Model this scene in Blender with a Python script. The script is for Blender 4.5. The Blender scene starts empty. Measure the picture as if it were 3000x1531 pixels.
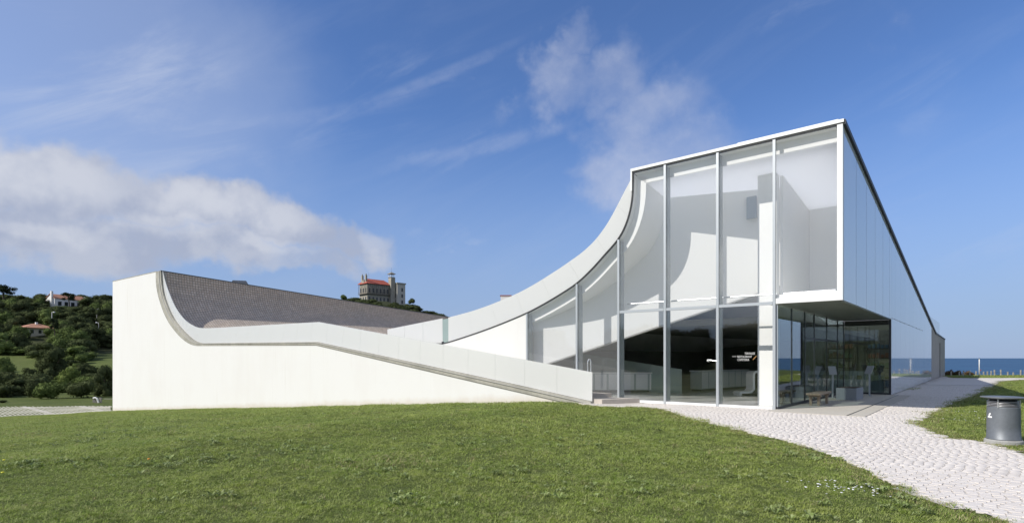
import bpy, math, random
import numpy as np
from mathutils import Vector, Matrix, noise

rnd = random.Random(7)
nr = np.random.RandomState(11)
scene = bpy.context.scene
COL = scene.collection

# ------------------------------------------------------------------ camera
F = 1669.0            # focal length in photograph pixels (3000 wide)
CH = 1.65             # eye height
HZ = 1048.0           # row of the horizon
cam_d = bpy.data.cameras.new('camera')
cam_d.sensor_width = 36.0
cam_d.lens = 36.0 * F / 3000.0
cam_d.shift_y = (HZ - 765.5) / 3000.0
cam_d.clip_start = 0.1
cam_d.clip_end = 90000
cam = bpy.data.objects.new('camera', cam_d)
COL.objects.link(cam)
cam.location = (0, 0, CH)
cam.rotation_euler = (math.radians(90), 0, 0)
scene.camera = cam

# ------------------------------------------------------------------ sun + sky
SUN_EL = math.radians(38.0)
SH = Vector((0.918, 0.396, 0)).normalized()          # where shadows fall
sun_d = bpy.data.lights.new('sun', 'SUN')
sun_d.energy = 3.6
sun_d.angle = math.radians(0.53)
sun_d.color = (1.0, 0.955, 0.89)
sun = bpy.data.objects.new('sun', sun_d)
COL.objects.link(sun)
ldir = Vector((SH.x * math.cos(SUN_EL), SH.y * math.cos(SUN_EL), -math.sin(SUN_EL)))
sun.rotation_euler = ldir.to_track_quat('-Z', 'Y').to_euler()
sun.location = (-60, -40, 60)

world = bpy.data.worlds.new('World')
scene.world = world
world.use_nodes = True


class NT:
    """tiny helper for node trees"""
    def __init__(self, tree):
        self.t = tree
        for n in list(tree.nodes):
            tree.nodes.remove(n)

    def n(self, typ, **kw):
        nd = self.t.nodes.new(typ)
        for k, v in kw.items():
            setattr(nd, k, v)
        return nd

    def set(self, nd, i, v):
        if isinstance(v, bpy.types.NodeSocket):
            self.t.links.new(v, nd.inputs[i])
        elif v is not None:
            s = nd.inputs[i]
            if s.type == 'RGBA' and len(v) == 3:
                v = (*v, 1)
            s.default_value = v

    def m(self, op, a, b=None, c=None, clamp=False):
        nd = self.n('ShaderNodeMath', operation=op, use_clamp=clamp)
        self.set(nd, 0, a)
        if b is not None:
            self.set(nd, 1, b)
        if c is not None:
            self.set(nd, 2, c)
        return nd.outputs[0]

    def v(self, op, a, b=None, out=0):
        nd = self.n('ShaderNodeVectorMath', operation=op)
        self.set(nd, 0, a)
        if b is not None:
            self.set(nd, 1, b)
        return nd.outputs[out]

    def xyz(self, x, y, z):
        nd = self.n('ShaderNodeCombineXYZ')
        self.set(nd, 0, x); self.set(nd, 1, y); self.set(nd, 2, z)
        return nd.outputs[0]

    def noise(self, vec, scale, detail=4, rough=0.5, dist=0.0, out=0):
        nd = self.n('ShaderNodeTexNoise')
        self.set(nd, 'Vector', vec)
        self.set(nd, 'Scale', scale); self.set(nd, 'Detail', detail)
        self.set(nd, 'Roughness', rough); self.set(nd, 'Distortion', dist)
        return nd.outputs[out]

    def mr(self, v, a, b, c=0.0, d=1.0, smooth=False):
        nd = self.n('ShaderNodeMapRange', interpolation_type='SMOOTHSTEP' if smooth else 'LINEAR')
        self.set(nd, 0, v); self.set(nd, 1, a); self.set(nd, 2, b); self.set(nd, 3, c); self.set(nd, 4, d)
        return nd.outputs[0]

    def mix(self, f, a, b, blend='MIX'):
        nd = self.n('ShaderNodeMix', data_type='RGBA', blend_type=blend)
        self.set(nd, 0, f); self.set(nd, 6, a); self.set(nd, 7, b)
        return nd.outputs[2]


def build_world():
    g = NT(world.node_tree)
    out = g.n('ShaderNodeOutputWorld')
    bg = g.n('ShaderNodeBackground')
    sky = g.n('ShaderNodeTexSky', sky_type='NISHITA')
    sky.sun_disc = False
    sky.sun_elevation = SUN_EL
    to_sun = -ldir
    sky.sun_rotation = math.atan2(to_sun.x, to_sun.y)
    sky.altitude = 50
    sky.air_density = 1.0
    sky.dust_density = 0.35
    sky.ozone_density = 2.2
    geo = g.n('ShaderNodeNewGeometry')
    d = g.v('SCALE', geo.outputs['Incoming'])
    d.node.inputs['Scale'].default_value = -1.0
    sep = g.n('ShaderNodeSeparateXYZ'); g.set(sep, 0, d)
    az = g.m('ARCTAN2', sep.outputs[0], sep.outputs[1])
    el = g.m('ARCSINE', sep.outputs[2])
    P = g.xyz(az, el, 0.0)
    # the noise reads the direction itself, so that it has no seam behind the viewer
    w1 = g.noise(d, 4.0, 5, 0.55, out=1)
    w2 = g.noise(d, 14.0, 4, 0.6, out=1)
    wv = g.v('ADD', g.v('MULTIPLY', g.v('SUBTRACT', w1, (0.5, 0.5, 0.5)), (0.22, 0.16, 0)),
             g.v('MULTIPLY', g.v('SUBTRACT', w2, (0.5, 0.5, 0.5)), (0.08, 0.07, 0)))
    PW = g.v('ADD', P, wv)
    D = 3000 / 2576.0

    def ae(x, y):
        k = (x * D - 1500) / F
        v = (HZ - y * D) / F
        return math.atan(k), math.atan(v / math.sqrt(1 + k * k))

    def blob(x, y, rx, ry, amp, rot=0.0, warp=True):
        a, e = ae(x, y)
        k = (x * D - 1500) / F
        sx = rx * D / F / (1 + k * k)
        sy = ry * D / F / math.sqrt(1 + k * k)
        v = g.v('SUBTRACT', PW if warp else P, (a, e, 0))
        if rot:
            r = g.n('ShaderNodeVectorRotate', rotation_type='Z_AXIS')
            g.set(r, 'Vector', v); r.inputs['Angle'].default_value = rot
            v = r.outputs[0]
        v = g.v('MULTIPLY', v, (1 / sx, 1 / sy, 0))
        ln = g.v('LENGTH', v, out=1)
        return g.m('MULTIPLY', g.mr(ln, 0.35, 1.15, 1.0, 0.0, True), amp)

    def comb(bl):
        acc = bl[0]
        for b in bl[1:]:
            acc = g.m('MAXIMUM', acc, b)
        return acc

    upper = comb([
        blob(-40, 400, 270, 140, 1.0), blob(150, 450, 270, 130, 1.0), blob(340, 490, 260, 105, 0.95),
        blob(560, 510, 270, 85, 1.0), blob(720, 550, 210, 75, 0.95), blob(850, 590, 170, 60, 0.75),
        blob(955, 610, 95, 55, 0.62), blob(-350, 430, 330, 200, 0.9)])
    lower = comb([
        blob(40, 560, 400, 130, 0.85), blob(300, 610, 370, 110, 0.86), blob(560, 620, 300, 90, 0.86), blob(750, 640, 210, 60, 0.66),
        blob(-150, 600, 300, 110, 0.8)])
    bank = g.m('MAXIMUM', upper, lower)
    glow = comb([
        blob(30, 360, 190, 75, 1.0), blob(150, 430, 210, 70, 0.8), blob(560, 500, 230, 55, 1.0), blob(690, 530, 140, 45, 0.8),
        blob(420, 560, 170, 45, 0.9), blob(110, 570, 200, 35, 0.7), blob(690, 610, 130, 30, 0.7), blob(960, 600, 60, 35, 0.9)])
    plume = comb([
        blob(1440, 80, 75, 65, 0.55), blob(1410, 190, 130, 110, 0.58), blob(1530, 180, 135, 105, 0.56),
        blob(1640, 290, 210, 150, 0.60), blob(1700, 380, 290, 150, 0.64), blob(1560, 450, 170, 120, 0.66),
        blob(1800, 400, 250, 120, 0.50), blob(1540, 530, 70, 70, 0.35)])
    f1 = g.noise(d, 7.0, 8, 0.58)
    f2 = g.noise(d, 22.0, 6, 0.6)
    det = g.m('ADD', g.m('MULTIPLY', f1, 0.7), g.m('MULTIPLY', f2, 0.3))
    detc = g.m('SUBTRACT', det, 0.5)

    dens_b = g.mr(g.m('MULTIPLY_ADD', detc, 1.15, bank), 0.10, 0.86, 0, 1, True)
    dens_p = g.mr(g.m('MULTIPLY_ADD', detc, 1.15, plume), 0.15, 0.95, 0, 1, True)
    # cumulus over the unseen rest of the sky, thickened to add fill light
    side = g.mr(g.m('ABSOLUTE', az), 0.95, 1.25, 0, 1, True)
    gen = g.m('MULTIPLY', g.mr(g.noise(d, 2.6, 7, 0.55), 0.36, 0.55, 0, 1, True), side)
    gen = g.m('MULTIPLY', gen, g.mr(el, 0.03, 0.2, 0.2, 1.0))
    # cirrus veils: noise stretched along a slanting direction
    rot = g.n('ShaderNodeVectorRotate', rotation_type='Y_AXIS'); g.set(rot, 'Vector', d)
    rot.inputs['Angle'].default_value = 0.42
    st = g.v('MULTIPLY', rot.outputs[0], (1.3, 2.0, 7.0))
    ci = g.mr(g.noise(st, 2.2, 7, 0.62, 0.6), 0.44, 0.78, 0, 1, True)
    veil_m = comb([blob(250, 200, 520, 260, 0.75, warp=False), blob(900, 250, 380, 120, 0.45, -0.33, warp=False),
                   blob(1120, 190, 170, 16, 0.9, -0.36, warp=True), blob(2300, 260, 120, 160, 0.32),
                   blob(2450, 560, 300, 120, 0.45), blob(1230, 360, 330, 25, 0.4, -0.3), blob(1150, 600, 130, 20, 0.5),
                   blob(2080, 15, 160, 25, 0.6), blob(500, 330, 360, 120, 0.5, -0.3)])
    veil = g.m('MULTIPLY', ci, g.m('MAXIMUM', veil_m, 0.12))
    veil = g.m('ADD', g.m('MULTIPLY', veil, 0.50), g.m('MULTIPLY', blob(150, 150, 900, 420, 0.34), 0.9), clamp=True)
    # thin high haze of the photograph's sky, denser towards the horizon
    hz = g.mr(el, 0.0, 0.42, 0.86, 0.0, True)

    # cloud light: sunlit tops to the left and above, grey-violet bases
    off = g.v('ADD', d, (0.03, 0.0, -0.035))
    f1b = g.noise(off, 7.0, 5, 0.55)
    lit = g.mr(g.m('SUBTRACT', f1, f1b), -0.09, 0.10, 0, 1, True)
    top = g.mr(dens_b, 0.35, 1.0, 1.0, 0.25)
    litf = g.m('ADD', g.m('MULTIPLY', lit, 0.35), g.m('MULTIPLY', top, 0.20), clamp=True)
    litf = g.m('ADD', litf, g.m('MULTIPLY', glow, 0.50), clamp=True)
    ccol = g.mix(litf, (3.55, 3.9, 4.95), (6.3, 6.4, 6.8))
    base = g.mix(hz, g.mix(1.0, sky.outputs[0], (0.76, 0.96, 1.32), 'MULTIPLY'), (2.75, 3.65, 5.65))
    c = g.mix(veil, base, (5.0, 5.6, 7.0))
    c = g.mix(g.m('MULTIPLY', dens_p, 0.58), c, g.mix(lit, (4.5, 4.9, 6.2), (5.5, 5.8, 6.8)))
    streak = g.m('MAXIMUM', blob(1110, 190, 240, 16, 0.16, -0.36, warp=False), blob(860, 280, 260, 22, 0.10, -0.26, warp=False))
    streak = g.m('MAXIMUM', streak, blob(1240, 365, 260, 22, 0.14, -0.22, warp=False))
    streak = g.m('MULTIPLY', streak, g.mr(f2, 0.35, 0.6, 0.25, 1.0))
    c = g.mix(streak, c, (5.0, 5.5, 6.9))
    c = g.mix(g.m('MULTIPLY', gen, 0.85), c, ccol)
    c = g.mix(g.m('MULTIPLY', dens_b, 0.84), c, ccol)
    g.set(bg, 0, c)
    bg.inputs[1].default_value = 0.088
    g.t.links.new(bg.outputs[0], out.inputs[0])


build_world()
scene.view_settings.view_transform = 'Standard'
scene.view_settings.look = 'None'
scene.view_settings.exposure = 0.36
scene.view_settings.gamma = 1.0
scene.view_settings.use_curve_mapping = False
scene.render.engine = 'CYCLES'
cy = scene.cycles
cy.max_bounces = 10
cy.diffuse_bounces = 8
cy.glossy_bounces = 4
cy.transparent_max_bounces = 24
cy.transmission_bounces = 6
cy.caustics_reflective = False
cy.caustics_refractive = False
cy.sample_clamp_indirect = 10.0
cy.use_denoising = True

# ------------------------------------------------------------------ materials
MATS = {}


def pmat(name, col, rough=0.6, var=0.0, vscale=3.0, bump=0.0, bscale=30.0, metal=0.0, spec=0.5, col2=None,
         coord='Object', detail=5, stretch=(1, 1, 1), coat=0.0):
    if name in MATS:
        return MATS[name]
    m = bpy.data.materials.new(name)
    m.use_nodes = True
    g = NT(m.node_tree)
    out = g.n('ShaderNodeOutputMaterial')
    p = g.n('ShaderNodeBsdfPrincipled')
    g.t.links.new(p.outputs[0], out.inputs[0])
    tc = g.n('ShaderNodeTexCoord')
    vec = tc.outputs[coord] if coord != 'World' else g.n('ShaderNodeNewGeometry').outputs['Position']
    vec = g.v('MULTIPLY', vec, stretch)
    if var > 0 or col2 is not None:
        nz = g.noise(vec, vscale, detail, 0.6)
        nz2 = g.noise(vec, vscale * 6.3, 3, 0.6)
        f = g.mr(g.m('ADD', g.m('MULTIPLY', nz, 0.7), g.m('MULTIPLY', nz2, 0.3)), 0.33, 0.67)
        a = tuple(c * (1 - var) for c in col)
        b = col2 if col2 is not None else tuple(min(1, c * (1 + var)) for c in col)
        g.set(p, 'Base Color', g.mix(f, a, b))
    else:
        g.set(p, 'Base Color', col)
    p.inputs['Roughness'].default_value = rough
    p.inputs['Metallic'].default_value = metal
    p.inputs['Specular IOR Level'].default_value = spec
    p.inputs['Coat Weight'].default_value = coat
    if bump > 0:
        b = g.n('ShaderNodeBump')
        b.inputs['Strength'].default_value = min(1, bump)
        b.inputs['Distance'].default_value = 0.02
        g.set(b, 'Height', g.noise(vec, bscale, 5, 0.6))
        g.t.links.new(b.outputs[0], p.inputs['Normal'])
    MATS[name] = m
    return m


def glass_mat(name, tint, ior=1.5, rough=0.0, body=0.0, bodycol=(0.8, 0.85, 0.85), refl=(1, 1, 1)):
    m = bpy.data.materials.new(name)
    m.use_nodes = True
    g = NT(m.node_tree)
    out = g.n('ShaderNodeOutputMaterial')
    tr = g.n('ShaderNodeBsdfTransparent'); g.set(tr, 0, tint)
    gl = g.n('ShaderNodeBsdfGlossy'); g.set(gl, 'Roughness', rough); g.set(gl, 0, refl)
    geo = g.n('ShaderNodeNewGeometry')
    fr = g.n('ShaderNodeFresnel')
    io = g.mr(geo.outputs['Backfacing'], 0, 1, ior, 1 / ior)
    g.set(fr, 0, io)
    base = tr.outputs[0]
    if body > 0:
        df = g.n('ShaderNodeBsdfDiffuse'); g.set(df, 0, bodycol)
        tl = g.n('ShaderNodeBsdfTranslucent'); g.set(tl, 0, bodycol)
        ad = g.n('ShaderNodeMixShader'); ad.inputs[0].default_value = 0.35
        g.t.links.new(df.outputs[0], ad.inputs[1]); g.t.links.new(tl.outputs[0], ad.inputs[2])
        mx = g.n('ShaderNodeMixShader'); mx.inputs[0].default_value = body
        g.t.links.new(base, mx.inputs[1]); g.t.links.new(ad.outputs[0], mx.inputs[2])
        base = mx.outputs[0]
    ms = g.n('ShaderNodeMixShader')
    g.t.links.new(fr.outputs[0], ms.inputs[0])
    g.t.links.new(base, ms.inputs[1]); g.t.links.new(gl.outputs[0], ms.inputs[2])
    g.t.links.new(ms.outputs[0], out.inputs[0])
    MATS[name] = m
    return m


M_render = pmat('white_render', (0.80, 0.79, 0.765), 0.75, var=0.018, vscale=0.35, bump=0.12, bscale=60)
# rain streaks and a warmer splash band near the soil on the outside walls
def wall_weather():
    m = bpy.data.materials.new('weathered_white_render'); m.use_nodes = True
    g = NT(m.node_tree)
    out = g.n('ShaderNodeOutputMaterial'); p = g.n('ShaderNodeBsdfPrincipled')
    g.t.links.new(p.outputs[0], out.inputs[0])
    tc = g.n('ShaderNodeTexCoord')
    v = tc.outputs['Object']
    streak = g.noise(g.v('MULTIPLY', v, (0.7, 1, 0.16)), 1.0, 5, 0.6)
    blot = g.noise(v, 0.35, 5, 0.6)
    c = g.mix(g.mr(streak, 0.48, 0.75), (0.735, 0.73, 0.705), (0.715, 0.705, 0.675))
    c = g.mix(g.mr(blot, 0.5, 0.72, 0, 0.5), c, (0.705, 0.69, 0.66))
    sep = g.n('ShaderNodeSeparateXYZ'); g.set(sep, 0, v)
    hgt = g.m('ADD', sep.outputs[2], g.m('MULTIPLY', g.m('ADD', sep.outputs[0], 6.0), -0.066))
    hgt = g.m('ADD', hgt, g.m('MULTIPLY', g.noise(v, 1.6, 5, 0.7), -0.45))
    c = g.mix(g.mr(hgt, -0.15, 0.28, 0.75, 0.0, True), c, (0.60, 0.535, 0.445))
    drip = g.m('MULTIPLY', g.mr(g.noise(g.v('MULTIPLY', v, (2.6, 1, 0.05)), 2.2, 4, 0.6), 0.60, 0.72, 0, 0.6), g.mr(g.noise(v, 0.25, 3), 0.45, 0.6))
    c = g.mix(drip, c, (0.63, 0.61, 0.56))
    g.set(p, 'Base Color', c)
    p.inputs['Roughness'].default_value = 0.8
    b = g.n('ShaderNodeBump'); b.inputs['Strength'].default_value = 0.10; b.inputs['Distance'].default_value = 0.01
    g.set(b, 'Height', g.noise(v, 45, 5, 0.6)); g.t.links.new(b.outputs[0], p.inputs['Normal'])
    return m
M_wall = wall_weather()
M_inner = pmat('interior_plaster', (0.90, 0.895, 0.875), 0.7, var=0.01, vscale=0.5)
M_ceil = pmat('ceiling_plaster', (0.90, 0.895, 0.875), 0.7, var=0.015, vscale=0.5)
M_coping = pmat('concrete_coping', (0.34, 0.33, 0.28), 0.85, var=0.22, vscale=1.2, bump=0.3, bscale=40, col2=(0.46, 0.44, 0.38))
M_dark = pmat('dark_sealant', (0.025, 0.025, 0.025), 0.5)
M_metal = pmat('pale_aluminium', (0.46, 0.49, 0.51), 0.38, var=0.03, vscale=2, metal=0.35)
M_whitem = pmat('white_painted_metal', (0.78, 0.79, 0.78), 0.4, var=0.02, vscale=3)
M_dmetal = pmat('dark_frame_metal', (0.05, 0.052, 0.055), 0.4, metal=0.3)
M_fin = pmat('grey_glass_fin', (0.30, 0.34, 0.35), 0.25, spec=0.6)
M_roofdark = pmat('dark_roof_coping', (0.03, 0.032, 0.036), 0.5)
M_conc = pmat('plain_concrete', (0.36, 0.35, 0.33), 0.85, var=0.1, vscale=1.5, bump=0.25, bscale=30)  # plain grey concrete of the end wall
M_frost = glass_mat('frosted_glass', (0.93, 0.96, 0.95), 1.45, 0.25, body=0.95, bodycol=(0.85, 0.855, 0.835))
M_clear = glass_mat('clear_glass', (0.995, 0.998, 0.996), 1.6)
M_upper = glass_mat('veiled_glass', (0.995, 0.998, 0.996), 1.5, body=0.07, bodycol=(0.90, 0.905, 0.90))  # slight white body added as a veil that brightens the shaded interior
M_entr = glass_mat('entrance_glass', (0.72, 0.79, 0.77), 1.9)
M_green = glass_mat('green_frosted_glass', (0.66, 0.80, 0.76), 1.5, 0.1, body=0.55, bodycol=(0.62, 0.72, 0.69))
M_rail = pmat('steel_rail', (0.75, 0.77, 0.78), 0.25, metal=0.6)
def fill_sheet():  # added translucent sheet, lets fill light through the roof and ceiling
    m = bpy.data.materials.new('translucent_fill_sheet'); m.use_nodes = True
    g = NT(m.node_tree)
    out = g.n('ShaderNodeOutputMaterial')
    df = g.n('ShaderNodeBsdfDiffuse'); g.set(df, 0, (0.92, 0.92, 0.91))
    tl = g.n('ShaderNodeBsdfTranslucent'); g.set(tl, 0, (0.97, 0.97, 0.96))
    mx = g.n('ShaderNodeMixShader'); mx.inputs[0].default_value = 0.78
    g.t.links.new(df.outputs[0], mx.inputs[1]); g.t.links.new(tl.outputs[0], mx.inputs[2])
    g.t.links.new(mx.outputs[0], out.inputs[0])
    return m
M_fill = fill_sheet()
M_flank = M_fill.copy(); M_flank.name = 'white_fill_panel'  # white wall made slightly translucent to lift its shaded parts
for nd in M_flank.node_tree.nodes:
    if nd.type == 'MIX_SHADER': nd.inputs[0].default_value = 0.12
M_floor = pmat('polished_floor', (0.62, 0.62, 0.58), 0.16, var=0.06, vscale=0.8)
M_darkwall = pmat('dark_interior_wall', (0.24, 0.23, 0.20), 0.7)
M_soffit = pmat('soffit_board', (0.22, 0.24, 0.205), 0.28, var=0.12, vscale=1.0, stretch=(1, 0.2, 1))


def side_glass():
    m = bpy.data.materials.new('blue_translucent_glass'); m.use_nodes = True
    g = NT(m.node_tree)
    out = g.n('ShaderNodeOutputMaterial')
    oi = g.n('ShaderNodeObjectInfo')
    col = g.mix(oi.outputs['Random'], (0.70, 0.79, 0.86), (0.80, 0.87, 0.92))
    tc = g.n('ShaderNodeTexCoord')
    b = g.n('ShaderNodeBump'); b.inputs['Strength'].default_value = 0.10; b.inputs['Distance'].default_value = 0.01
    g.set(b, 'Height', g.noise(tc.outputs['Object'], 0.8, 2))
    df = g.n('ShaderNodeBsdfDiffuse'); g.set(df, 0, col)
    tl = g.n('ShaderNodeBsdfTranslucent'); g.set(tl, 0, (0.9, 0.93, 0.95))
    m1 = g.n('ShaderNodeMixShader'); m1.inputs[0].default_value = 0.14
    g.t.links.new(df.outputs[0], m1.inputs[1]); g.t.links.new(tl.outputs[0], m1.inputs[2])
    gl = g.n('ShaderNodeBsdfGlossy'); g.set(gl, 'Roughness', 0.03); g.set(gl, 0, (1, 1, 1))
    fr = g.n('ShaderNodeFresnel'); g.set(fr, 0, 2.0)
    for nd in (df, gl, fr): g.t.links.new(b.outputs[0], nd.inputs['Normal'])
    m2 = g.n('ShaderNodeMixShader')
    g.t.links.new(fr.outputs[0], m2.inputs[0]); g.t.links.new(m1.outputs[0], m2.inputs[1]); g.t.links.new(gl.outputs[0], m2.inputs[2])
    g.t.links.new(m2.outputs[0], out.inputs[0])
    return m
M_side = side_glass()


def plaza_mat():
    m = bpy.data.materials.new('plaza_cobbles'); m.use_nodes = True
    g = NT(m.node_tree)
    out = g.n('ShaderNodeOutputMaterial'); p = g.n('ShaderNodeBsdfPrincipled')
    g.t.links.new(p.outputs[0], out.inputs[0])
    uv = g.n('ShaderNodeUVMap')                       # metres along the profile / along the depth
    br = g.n('ShaderNodeTexBrick')
    g.set(br, 'Vector', uv.outputs[0])
    br.inputs['Scale'].default_value = 1.0
    br.inputs['Mortar Size'].default_value = 0.028
    br.inputs['Mortar Smooth'].default_value = 0.4
    br.inputs['Brick Width'].default_value = 0.24
    br.inputs['Row Height'].default_value = 0.22
    br.inputs['Bias'].default_value = 0.0
    br.offset = 0.0
    g.set(br, 'Color1', (0.60, 0.485, 0.385)); g.set(br, 'Color2', (0.72, 0.61, 0.50)); g.set(br, 'Mortar', (0.36, 0.305, 0.23))
    big = g.noise(uv.outputs[0], 0.16, 5, 0.6)
    c = g.mix(g.mr(big, 0.4, 0.65), br.outputs[0], g.mix(1.0, br.outputs[0], (0.86, 0.90, 0.93), 'MULTIPLY'))
    fine = g.noise(uv.outputs[0], 1.3, 4, 0.7)
    c = g.mix(g.mr(fine, 0.35, 0.7, 0.0, 0.45), c, (0.32, 0.28, 0.24))
    st_ = g.noise(g.v('MULTIPLY', uv.outputs[0], (0.35, 0.06, 1)), 2.0, 5, 0.65)
    c = g.mix(g.mr(st_, 0.52, 0.68, 0, 0.35), c, (0.34, 0.30, 0.27))
    g.set(p, 'Base Color', c)
    p.inputs['Roughness'].default_value = 0.85
    b = g.n('ShaderNodeBump'); b.inputs['Strength'].default_value = 0.8; b.inputs['Distance'].default_value = 0.04
    b.invert = True
    g.set(b, 'Height', br.outputs['Fac']); g.t.links.new(b.outputs[0], p.inputs['Normal'])
    return m
M_plaza = plaza_mat()


def ground_mat():
    m = bpy.data.materials.new('lawn_soil_and_grass'); m.use_nodes = True
    g = NT(m.node_tree)
    out = g.n('ShaderNodeOutputMaterial'); p = g.n('ShaderNodeBsdfPrincipled')
    g.t.links.new(p.outputs[0], out.inputs[0])
    pos = g.n('ShaderNodeNewGeometry').outputs['Position']
    a = g.noise(pos, 0.22, 6, 0.6); b_ = g.noise(pos, 3.0, 5, 0.65); c_ = g.noise(pos, 40.0, 3, 0.6)
    c = g.mix(g.mr(a, 0.35, 0.65), (0.085, 0.118, 0.026), (0.130, 0.155, 0.042))
    c = g.mix(g.mr(b_, 0.35, 0.7, 0, 0.6), c, (0.080, 0.110, 0.026))
    c = g.mix(g.mr(c_, 0.35, 0.7, 0, 0.5), c, (0.120, 0.135, 0.048))
    c = g.mix(g.mr(g.noise(pos, 0.55, 4, 0.7), 0.62, 0.78, 0, 0.55), c, (0.20, 0.165, 0.085))
    sep = g.n('ShaderNodeSeparateXYZ'); g.set(sep, 0, pos)
    wy = g.mr(g.m('ADD', sep.outputs[1], g.m('MULTIPLY', a, 40)), 190, 205)      # heath and scrub cover the upper hill
    c = g.mix(wy, c, g.mix(b_, (0.030, 0.036, 0.016), (0.060, 0.068, 0.028)))
    g.set(p, 'Base Color', c)
    p.inputs['Roughness'].default_value = 0.9
    p.inputs['Specular IOR Level'].default_value = 0.15
    b = g.n('ShaderNodeBump'); b.inputs['Strength'].default_value = 0.9; b.inputs['Distance'].default_value = 0.06
    g.set(b, 'Height', g.m('ADD', c_, g.m('MULTIPLY', b_, 1.5))); g.t.links.new(b.outputs[0], p.inputs['Normal'])
    return m
M_ground = ground_mat()


def blade_mat(name, c1, c2, c3, transl=0.25):
    m = bpy.data.materials.new(name); m.use_nodes = True
    g = NT(m.node_tree)
    out = g.n('ShaderNodeOutputMaterial')
    pos = g.n('ShaderNodeNewGeometry').outputs['Position']
    a = g.noise(pos, 0.5, 6, 0.65); b_ = g.noise(pos, 14.0, 3, 0.7); e_ = g.noise(pos, 2.6, 4, 0.7)
    c = g.mix(g.mr(a, 0.36, 0.64), c1, c2)
    c = g.mix(g.mr(e_, 0.44, 0.64, 0, 0.85), c, tuple(v * 0.50 for v in c1))
    h_ = g.noise(pos, 7.5, 3, 0.7)
    c = g.mix(g.mr(h_, 0.54, 0.70, 0, 0.8), c, tuple(v * 0.38 for v in c1))
    c = g.mix(g.mr(b_, 0.42, 0.70, 0, 0.9), c, c3)
    df = g.n('ShaderNodeBsdfPrincipled'); g.set(df, 'Base Color', c)
    df.inputs['Roughness'].default_value = 0.6
    df.inputs['Specular IOR Level'].default_value = 0.18
    tl = g.n('ShaderNodeBsdfTranslucent'); g.set(tl, 0, c)
    mx = g.n('ShaderNodeMixShader'); mx.inputs[0].default_value = transl
    g.t.links.new(df.outputs[0], mx.inputs[1]); g.t.links.new(tl.outputs[0], mx.inputs[2])
    g.t.links.new(mx.outputs[0], out.inputs[0])
    MATS[name] = m
    return m
M_blade = blade_mat('grass_blades', (0.225, 0.330, 0.050), (0.340, 0.405, 0.080), (0.49, 0.52, 0.22))
M_dry = blade_mat('dry_blades', (0.36, 0.31, 0.14), (0.46, 0.38, 0.20), (0.55, 0.48, 0.30))
M_weed = blade_mat('weed_leaves', (0.21, 0.29, 0.08), (0.27, 0.35, 0.10), (0.42, 0.46, 0.24))


def leaf_mat(name, c1, c2):
    m = bpy.data.materials.new(name); m.use_nodes = True
    g = NT(m.node_tree)
    out = g.n('ShaderNodeOutputMaterial')
    pos = g.n('ShaderNodeNewGeometry').outputs['Position']
    oi = g.n('ShaderNodeObjectInfo')
    a = g.noise(pos, 0.55, 4, 0.6)
    f = g.m('ADD', g.mr(a, 0.35, 0.65, 0, 0.6), g.m('MULTIPLY', oi.outputs['Random'], 0.4))
    c = g.mix(f, c1, c2)
    df = g.n('ShaderNodeBsdfDiffuse'); g.set(df, 0, c)
    tl = g.n('ShaderNodeBsdfTranslucent'); g.set(tl, 0, c)
    mx = g.n('ShaderNodeMixShader'); mx.inputs[0].default_value = 0.15
    g.t.links.new(df.outputs[0], mx.inputs[1]); g.t.links.new(tl.outputs[0], mx.inputs[2])
    g.t.links.new(mx.outputs[0], out.inputs[0])
    return m
M_leafd = leaf_mat('dark_leaves', (0.041, 0.052, 0.024), (0.109, 0.131, 0.058))
M_leafm = leaf_mat('green_leaves', (0.077, 0.108, 0.036), (0.169, 0.216, 0.073))
M_leafl = leaf_mat('light_green_leaves', (0.120, 0.165, 0.045), (0.180, 0.220, 0.070))
M_needle = leaf_mat('pine_needles', (0.022, 0.034, 0.020), (0.046, 0.059, 0.029))
M_brush = leaf_mat('dry_brush', (0.13, 0.085, 0.045), (0.20, 0.14, 0.08))
M_bark = pmat('bark', (0.07, 0.055, 0.042), 0.9, var=0.25, vscale=3)


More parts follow.
